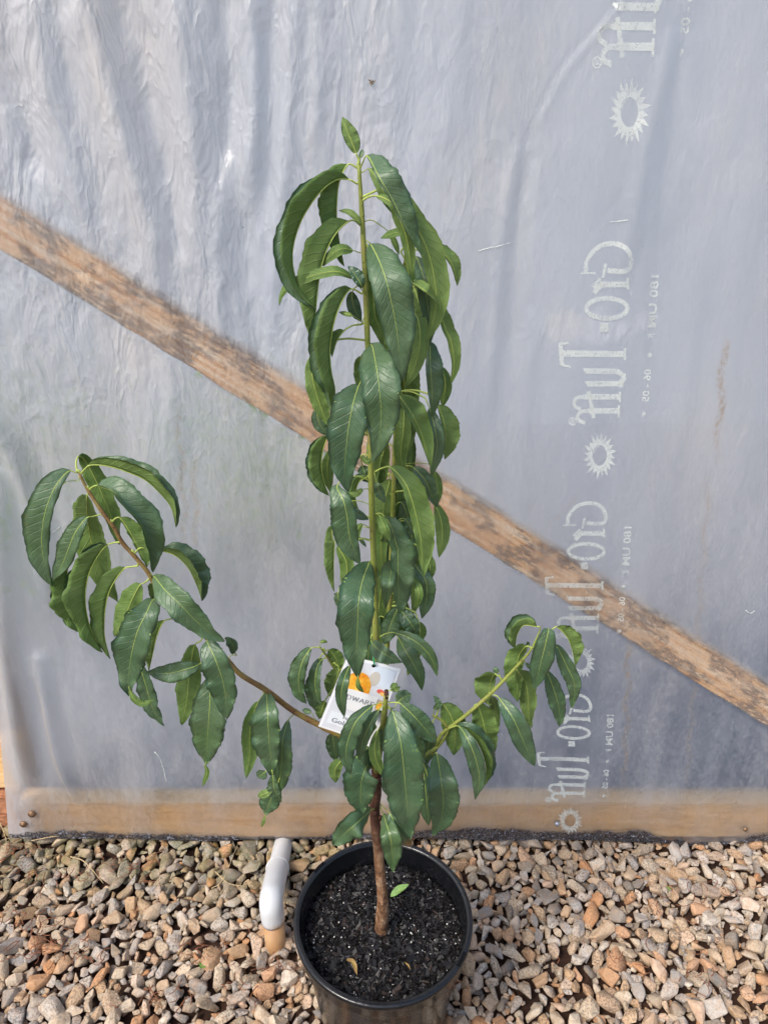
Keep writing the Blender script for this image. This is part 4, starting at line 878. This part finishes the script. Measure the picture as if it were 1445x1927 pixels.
for k in range(26):                      # leaves of the rear stem that show between the nearer ones
    py = 500 + k * 27 + random.uniform(-8, 8); bx = float(np.interp(py, [490, 740, 1000, 1225], [762, 748, 738, 728])); sg = (1, -1, 1)[k % 3]; L = random.uniform(110, 165); sp_ = random.uniform(12, 46)
    LEAVES.append(('TUU'[random.randrange(3)], random.uniform(-9, -6), -random.randint(11, 17), random.randint(11, 17), 1, [(bx, py), (bx + sg * sp_ * .55, py - 6), (bx + sg * sp_, py + L * .3), (bx + sg * sp_ * 1.15, py + L * .65), (bx + sg * sp_ * random.uniform(.8, 1.2), py + L)]))
NV = 34; NU = 4
def width_profile(t): return np.sin(np.pi * np.clip(t, 0, 1) ** 0.88) ** 0.62 * (1 - 0.5 * t ** 8) + 0.02
def blade(mid, a, b, kind, rnd, wave=1.0, fold=None):
    """mid: NV points (world); a, b: signed half widths in metres, in the picture plane; returns grid of points"""
    T = np.gradient(mid, axis=0); T /= np.linalg.norm(T, axis=1)[:, None]
    fw, up = np.array(FWD), np.array(UP)
    tx, ty = T[:, 0], -(T @ up); L = np.hypot(tx, ty) + 1e-6
    # keep the side vector steady where the leaf points at the viewer
    nx_, ny_ = ty / L, -tx / L
    side = nx_[:, None] * np.array([1.0, 0, 0]) - ny_[:, None] * up
    for i in range(1, NV):
        if side[i] @ side[i - 1] < 0: side[i] = -side[i]
    k = np.ones(5) / 5; side = np.stack([np.convolve(np.pad(side[:, j], 2, 'edge'), k, 'valid') for j in range(3)], 1); side /= np.linalg.norm(side, axis=1)[:, None]
    t = np.linspace(0, 1, NV); w = width_profile(t)
    Wt = 1.12 * max(abs(a), abs(b)); r = random.Random(rnd); ph, fq, am = r.uniform(0, 6), r.uniform(2.2, 4.2), r.uniform(0.5, 1.0) * wave
    fo = fold if fold is not None else r.uniform(0.22, 0.5)
    grid = np.zeros((NV, 2 * NU + 1, 3)); up_leaf = kind in 'TBtb'
    for h, off in ((0, a), (1, b)):
        if kind in 'Ff': dz = (-1 if h == 0 else 1) * math.sqrt(max(Wt * Wt - off * off, 0)) * 0.8
        else: dz = (-1 if up_leaf else 1) * fo * abs(off)
        for j in range(0, NU + 1):
            s = j / NU; jit = np.array([1 + 0.022 * (r.random() - .5) * (j == NU) + (0.018 if (i_ % 2) else -0.018) * (j == NU) for i_ in range(NV)])
            wv = am * 0.17 * abs(Wt) * s * s * np.sin(2 * np.pi * fq * t + ph + h * 1.7) * np.minimum(1, 4 * t) + am * 0.08 * Wt * s * s * np.sin(2 * np.pi * fq * 2.3 * t + ph * 2)
            lat = off * s * w * jit * (1 + am * 0.06 * min(1, Wt / 0.022) * s * np.sin(2 * np.pi * fq * 1.3 * t + ph * 1.3 + h * 2.1) + am * 0.035 * min(1, Wt / 0.022) * s * np.sin(2 * np.pi * fq * 3.1 * t + ph)); dep = dz * w * (s - 0.25 * s * s) + wv - (0.12 * Wt * s * s * w if not up_leaf else -0.12 * Wt * s * s * w)
            col_ = NU - j if h == 0 else NU + j
            grid[:, col_] = mid + side * lat[:, None] + fw * dep[:, None]
    return grid
def leaf_mesh(m, grid, mid, stalk, kind, r_st, mats=(0, 1, 2)):
    du = np.gradient(grid, axis=1); dv = np.gradient(grid, axis=0); nn = np.cross(du, dv); nn /= np.linalg.norm(nn, axis=2)[:, :, None] + 1e-12
    cam_p = np.array([0, 0, CAMH]); i0 = NV // 2; j0 = (NU + NU - 1) if kind in 'Ff' else NU
    toward = nn[i0, j0] @ (cam_p - grid[i0, j0]) > 0
    want_top = kind not in 'Uu'                   # upper face towards the viewer (for a folded leaf: its far half)
    flip = toward != want_top
    if flip: nn = -nn
    th = 0.00022; W = 2 * NU + 1
    tp_ = (grid + nn * th).reshape(-1, 3); bt = (grid - nn * th).reshape(-1, 3); o = len(tp_)
    q = [(i * W + j, i * W + j + 1, (i + 1) * W + j + 1, (i + 1) * W + j) for i in range(NV - 1) for j in range(W - 1)]
    if flip: q = [c[::-1] for c in q]
    # right-hand winding check: face normal should follow nn
    e = np.cross(tp_[q[0][1]] - tp_[q[0][0]], tp_[q[0][2]] - tp_[q[0][0]]); f_top = q
    m.add(np.vstack([tp_, bt]), [], 0); base = len(m.v) - 2 * o
    def addf(fs, mi):
        m.f += [tuple(i + base for i in c) for c in fs]; m.m += [mi] * len(fs); m.smooth += [True] * len(fs)
    addf(f_top, mats[0]); addf([tuple(i + o for i in c[::-1]) for c in q], mats[1])
    rim = [i * W for i in range(NV)], [i * W + W - 1 for i in range(NV)]
    for k, edge in enumerate(rim): addf([(edge[i], edge[i + 1], edge[i + 1] + o, edge[i] + o) for i in range(NV - 1)], mats[0])
    pts = np.vstack([stalk, mid[: int(NV * 0.93)]]); nr = len(pts); rr = np.interp(np.arange(nr), [0, len(stalk), nr - 1], [r_st, r_st * 0.62, 0.00022])
    m.tube(pts, rr, 6, mats[2])
def set_uv(o, ngrid):
    me = o.data; uvl = me.uv_layers.new(name='UVMap'); W = 2 * NU + 1
    arr = np.zeros((len(me.vertices), 2)); per = NV * W
    g = np.array([((j - NU) / NU, i / (NV - 1)) for i in range(NV) for j in range(W)])
    arr[:per] = g; arr[per:2 * per] = g
    li = np.zeros(len(me.loops), int); me.loops.foreach_get('vertex_index', li); uvl.data.foreach_set('uv', arr[li].ravel())
def stem_near(px, py):
    d = np.hypot(SP[:, 0] - px, SP[:, 1] - py); i = int(np.argmin(d)); return SP[i], d[i]
for k, (kind, lay, ha, hb, ns, pts) in enumerate(LEAVES):
    P = np.array(pts, float); low = kind.islower()
    sn, dist = stem_near(*P[0])
    d0 = lay if low else (sn[2] if dist < 22 else 0.5 * (sn[2] + lay))
    seg = np.concatenate([[0], np.cumsum(np.linalg.norm(np.diff(P, axis=0), axis=1))]); s = seg / seg[-1]
    sm = np.clip(s / 0.32, 0, 1); sm = sm * sm * (3 - 2 * sm); bul = random.uniform(0.0, 0.6)
    dep = d0 + (lay - d0) * sm + bul * np.sin(np.pi * s) - 0.5 * s * s * (lay > 2)
    W3 = np.array([tp(px, py, dd_) for (px, py), dd_ in zip(P, dep)])
    full = catmull(W3, 80); fs_ = np.concatenate([[0], np.cumsum(np.linalg.norm(np.diff(W3, axis=0), axis=1))]); t_b = fs_[ns] / fs_[-1]
    nst = max(2, int(t_b * 80)); stalk = full[:nst]
    mid = catmull(full[nst - 1:: 3] if len(full[nst - 1:: 3]) > 3 else full[nst - 1:], NV)
    if not low and dist > 3:                      # carry the stalk on to the stem it grows from
        a = np.array(tp(*sn)); mdl = (a + stalk[0]) / 2 + np.array((0, 0, 0.004)); stalk = np.vstack([catmull([a, mdl, stalk[0]], 6)[:-1], stalk])
    px_m = mpp(mid[NV // 2]) * 1.14; size = max(abs(ha), abs(hb)) * px_m
    g = blade(mid, ha * px_m, hb * px_m, kind, 1000 + k, 1.05 if P[-1][1] > 1150 else 0.8)
    m = MB(); leaf_mesh(m, g, mid, stalk, kind, (0.0011 if kind in 'TtB' else 0.0015) if size > 0.008 else 0.0007)
    o = m.build('leaf', [M['leaf_brown'] if kind == 'B' else M['leaf_top'], M['leaf_under'], M['rib']]); set_uv(o, 1); keep(o, tree)
    if kind == 'B': o['label'] = 'drooping leaf with a dry brown tip'

# ================================================================== PLANT LABEL
LT = 0.85 - 0.034
card = empty('plant_label', at(720, 1250, LT)); tag(card, 'glossy printed card label with a fruit picture hanging from the tree stem', 'label')
# card corners: top left, top right, bottom right, bottom left; it hangs leaning a little away at the top
CO = [at(653, 1236, LT + .012), at(754, 1259, LT + .006), at(700, 1408, LT - .012), at(599, 1367, LT - .006)]
CO = [np.array(q) for q in CO]; cn = np.cross(CO[1] - CO[0], CO[3] - CO[0]); cn /= np.linalg.norm(cn)
if cn @ (np.array([0, 0, CAMH]) - CO[0]) < 0: cn = -cn
def cp(u, v, lift=0.0): return CO[0] * (1 - u) * (1 - v) + CO[1] * u * (1 - v) + CO[2] * u * v + CO[3] * (1 - u) * v + cn * (lift - 0.004 * math.sin(math.pi * u))
def panel(name, u0, v0, u1, v1, lift, mat, nu=8):
    m = MB(); v = []
    for i in range(nu + 1):
        u = u0 + (u1 - u0) * i / nu; v += [cp(u, v0, lift), cp(u, v1, lift), cp(u, v1, lift - 0.0006), cp(u, v0, lift - 0.0006)]
    m.add(v, [(i * 4 + j, i * 4 + (j + 1) % 4, i * 4 + 4 + (j + 1) % 4, i * 4 + 4 + j) for i in range(nu) for j in range(4)] + [(3, 2, 1, 0), tuple(nu * 4 + j for j in range(4))], 0, False)
    return keep(m.build(name, mat), card)
def flat(name, c, rough=0.3): n = N(name); return n.end(n.bsdf(c, rough, 0.5))
white = flat('label_white', (0.80, 0.80, 0.81))
n = N('label_picture'); q = n.coord('Object'); z = n.noise(q, 28, 2); pv = n.sep(q)[2]
pic = n.end(n.bsdf(n.ramp(n.math('ADD', n.math('MULTIPLY', n.rng(pv, -0.09, 0.02), 0.75), n.math('MULTIPLY', z, 0.3)), [(0.1, (0.78, 0.55, 0.46)), (0.35, (0.80, 0.66, 0.60)), (0.6, (0.76, 0.68, 0.66)), (0.9, (0.66, 0.68, 0.72))]), 0.3, 0.5))
panel('card', 0, 0, 1, 1, 0, white); panel('picture', 0.045, 0.03, 0.955, 0.97, 0.0005, pic)
n = N('label_fruit'); z = n.noise(n.coord('Object'), 90, 3)
fruit = n.end(n.bsdf(n.ramp(z, [(0.3, (0.75, 0.20, 0.02)), (0.5, (0.85, 0.38, 0.03)), (0.7, (0.90, 0.62, 0.12))]), 0.3, 0.5))
def disc(name, u, v, ru, rv, lift, mat, a0=0, a1=2 * math.pi):
    m = MB(); nn_ = 26; v_ = [cp(u, v, lift)] + [cp(u + ru * math.cos(a0 + (a1 - a0) * i / nn_), v + rv * math.sin(a0 + (a1 - a0) * i / nn_), lift) for i in range(nn_ + 1)]
    m.add(v_, [(0, i + 1, i + 2) for i in range(nn_)]); return keep(m.build(name, mat), card)
disc('fruit_picture', 0.36, 0.36, 0.26, 0.20, 0.0009, fruit); disc('fruit_picture', 0.90, 0.50, 0.09, 0.07, 0.0009, fruit, math.pi / 2, 1.5 * math.pi)
panel('sky_picture', 0.55, 0.05, 0.93, 0.27, 0.0008, flat('label_blue', (0.66, 0.72, 0.80)))
panel('cloth_picture', 0.62, 0.31, 0.93, 0.38, 0.0008, flat('label_grey', (0.70, 0.70, 0.73))); panel('table_picture', 0.66, 0.42, 0.95, 0.47, 0.0008, flat('label_brown', (0.50, 0.40, 0.34)))
disc('fruit_picture', 0.80, 0.325, 0.07, 0.028, 0.0012, flat('label_red', (0.75, 0.13, 0.09))); disc('fruit_picture', 0.845, 0.345, 0.05, 0.022, 0.0014, flat('label_yellow', (0.85, 0.55, 0.16)))
disc('frond_picture', 0.62, 0.20, 0.10, 0.09, 0.0009, flat('label_frond', (0.55, 0.50, 0.44)))
panel('title_box', 0.22, 0.40, 0.80, 0.66, 0.0016, white); panel('name_box', 0.12, 0.74, 0.90, 0.91, 0.0014, flat('label_pale_blue', (0.76, 0.80, 0.84)))
def card_text(s, u0, v0, u1, v1, lift, name='lettering'):
    v, f = TXT[s]; lo, hi = v.min(0), v.max(0); q = (v - lo) / (hi - lo); m = MB()
    m.add([cp(u0 + (u1 - u0) * a, v1 + (v0 - v1) * b, lift) for a, b in q], f, 0, False); keep(m.build(name, M['inkgrey']), card)
card_text('PEACH', 0.34, 0.765, 0.66, 0.795, 0.0022); card_text('Golden', 0.17, 0.815, 0.62, 0.875, 0.0022)
DW = {'D': [[(0, 0), (0, 1)], [(0, 1), (.45, .92), (.6, .5), (.45, .08), (0, 0)]], 'W': [[(0, 1), (.22, 0), (.45, .9), (.68, 0), (.9, 1)]], 'A': [[(0, 0), (.35, 1), (.7, 0)], [(.15, .38), (.55, .38)]],
      'R': [[(0, 0), (0, 1), (.4, .9), (.4, .58), (0, .5)], [(.2, .5), (.6, 0)]], 'F': [[(0, 0), (0, 1), (.5, 1)], [(0, .52), (.4, .52)]]}
uc = 0.0
for ch, adv in zip('DWARF', (.85, 1.1, .9, .8, .6)):
    m = MB()
    for k_, st in enumerate(DW[ch]):
        v, f = ribbon([(q[0] * 100, q[1] * 100) for q in st], 9 + 4 * (k_ == 0))
        m.add([cp(0.27 + 0.50 * (uc + a / 100) / 4.15, 0.53 - 0.058 * b / 100, 0.0022 + .0001 * k_) for a, b in v], f, 0, False)
    keep(m.build('lettering', M['inkgrey']), card); uc += adv
disc('tie_hole', 0.52, 0.045, 0.035, 0.022, 0.0012, M['slot'])
hole = cp(0.52, 0.045, 0.001)
m = MB(); m.tube(catmull([hole - cn * .004, hole + cn * .003 + np.array((.001, 0, .004)), np.array(tp(703, 1238, 2.2)), np.array(tp(702, 1222, 1.2)), np.array(tp(699, 1206, 0.8))], 14), .0012, 8)
m.tube(catmull([tp(702, 1236, 2.4), tp(730, 1240, 2.2), tp(759, 1247, 2.0)], 8), np.linspace(.0014, .0005, 8), 6)
st = catmull([tp(679, 1192, 2.2), tp(690, 1202, 2.0), tp(702, 1213, 1.4), tp(712, 1216, .6)], 10); sd_ = np.array([0.0022, 0, 0.0026])
m.add(np.vstack([st + sd_, st - sd_, st - sd_ + np.array((0, .001, 0)), st + sd_ + np.array((0, .001, 0))]), [(j * 10 + i, j * 10 + i + 1, ((j + 1) % 4) * 10 + i + 1, ((j + 1) % 4) * 10 + i) for j in range(4) for i in range(9)], 0, False)
keep(m.build('tie', M['tie']), card)

# ================================================================== SMALL LITTER
def small_leaf(name, pts, hw, mat, label, cat, zlift=0.004, flat_leaf=True):
    W3 = np.array(pts); mid = catmull(W3, NV); T = np.gradient(mid, axis=0); T /= np.linalg.norm(T, axis=1)[:, None]
    side = np.cross(T, (0, 0, 1)); side /= np.linalg.norm(side, axis=1)[:, None] + 1e-9; t = np.linspace(0, 1, NV); w = width_profile(t); g = np.zeros((NV, 2 * NU + 1, 3))
    for j in range(2 * NU + 1):
        s = (j - NU) / NU; g[:, j] = mid + side * (hw * s * w)[:, None] + np.array((0, 0, 1.0)) * (hw * 0.35 * abs(s) * w + 0.1 * hw * np.sin(t * 9 + 3 * s))[:, None]
    m = MB(); leaf_mesh(m, g, mid, mid[:2], 'T', 0.0006); o = m.build(name, [mat, mat, M['rib']]); set_uv(o, 1); return tag(o, label, cat)
SZ = SOIL_Z + 0.006
small_leaf('fallen_leaf', [ground_at(735, 1687, SZ), ground_at(748, 1677, SZ + .006), ground_at(769, 1664, SZ + .012)], 0.0075, M['pale_leaf'], 'small pale green fallen leaf on the dark mix beside the trunk', 'leaf')
small_leaf('dead_leaf', [ground_at(652, 1806, SZ + .003), ground_at(664, 1810, SZ + .004), ground_at(672, 1834, SZ + .002)], 0.004, M['dead_leaf'], 'curled yellow brown dead leaf on the potting mix', 'leaf')
small_leaf('bark_shred', [ground_at(762, 1811, SZ + .003), ground_at(768, 1817, SZ + .005), ground_at(772, 1824, SZ + .003)], 0.0016, M['dead_leaf'], 'thin tan plant shred lying on the potting mix', 'shred')
def stalk(pts, r, label, cat='stalk'):
    P = [ground_at(a, b, zz + 0.012) for a, b, zz in pts]; m = MB(); m.tube(catmull(P, 20), np.linspace(r, r * .5, 20), 6, 0, True, .1); tag(m.build('dry_stalk', M['straw']), label, cat)
stalk([(133, 1612, .022), (160, 1622, .026), (195, 1662, .022)], .0016, 'bent pale straw on the gravel left of the pipe')
stalk([(60, 1582, .018), (105, 1574, .022), (165, 1570, .02)], .0014, 'pale straw lying along the foot of the plastic')
stalk([(405, 1640, .02), (430, 1662, .024), (462, 1668, .022)], .0015, 'dry stalk lying beside the white pipe')
stalk([(398, 1672, .018), (420, 1655, .024), (448, 1588, .02)], .0011, 'thin straw slanting towards the plastic near the pipe')
stalk([(0, 1545, .02), (12, 1580, .03), (10, 1605, .02)], .0014, 'pale upright straw at the plastic corner')
m = MB(); cl = [(55, 1735, 30), (150, 1780, 22), (305, 1868, 16), (390, 1790, 14), (70, 1790, 14), (515, 1818, 16), (230, 1640, 26), (1300, 1690, 12), (1330, 1840, 10), (440, 1860, 10), (90, 1650, 24), (30, 1600, 30), (1385, 1670, 10), (1150, 1800, 8), (640, 1900, 4)]
for px, py, n_ in cl:
    for _ in range(n_):
        c = ground_at(px + random.gauss(0, 34), py + random.gauss(0, 20), 0.030 + random.uniform(0, .008)); a = random.uniform(0, 6.28); L = random.uniform(.012, .035); b = random.uniform(-1, 1)
        if math.hypot(c.x - POTC.x, c.y - POTC.y) < 0.15: continue
        P = [c + Vector((math.cos(a + b * s) * L * s, math.sin(a + b * s) * L * s, random.uniform(-.002, .003))) for s in (-.5, -.2, .2, .5)]
        m.tube(catmull(P, 6), .0009, 4)
tag(m.build('needle_litter', M['needle']), 'reddish brown dry needles strewn over the gravel', 'needles', kind='stuff')
def seedling(px, py, s, label):
    c = ground_at(px, py, 0.016); m = MB()
    for k in range(5):
        a = k * 1.257 + .4; d = Vector((math.cos(a), math.sin(a), .35)) * s; sd2 = Vector((-math.sin(a), math.cos(a), 0)) * s * .38
        m.add([c + d * .15, c + d * .6 + sd2, c + d * 1.05, c + d * .6 - sd2, c + d * .6 + Vector((0, 0, .0012)), ], [(0, 3, 4), (0, 4, 1), (1, 4, 2), (4, 3, 2)])
    m.tube([c - Vector((0, 0, .015)), c + Vector((0, 0, .002))], .0007, 5); tag(m.build('weed_seedling', M['weed']), label, 'weed')
seedling(382, 1817, .0085, 'tiny bright green weed seedling among the gravel'); seedling(1258, 1672, .005, 'minute green sprout in the gravel below the printed plastic')
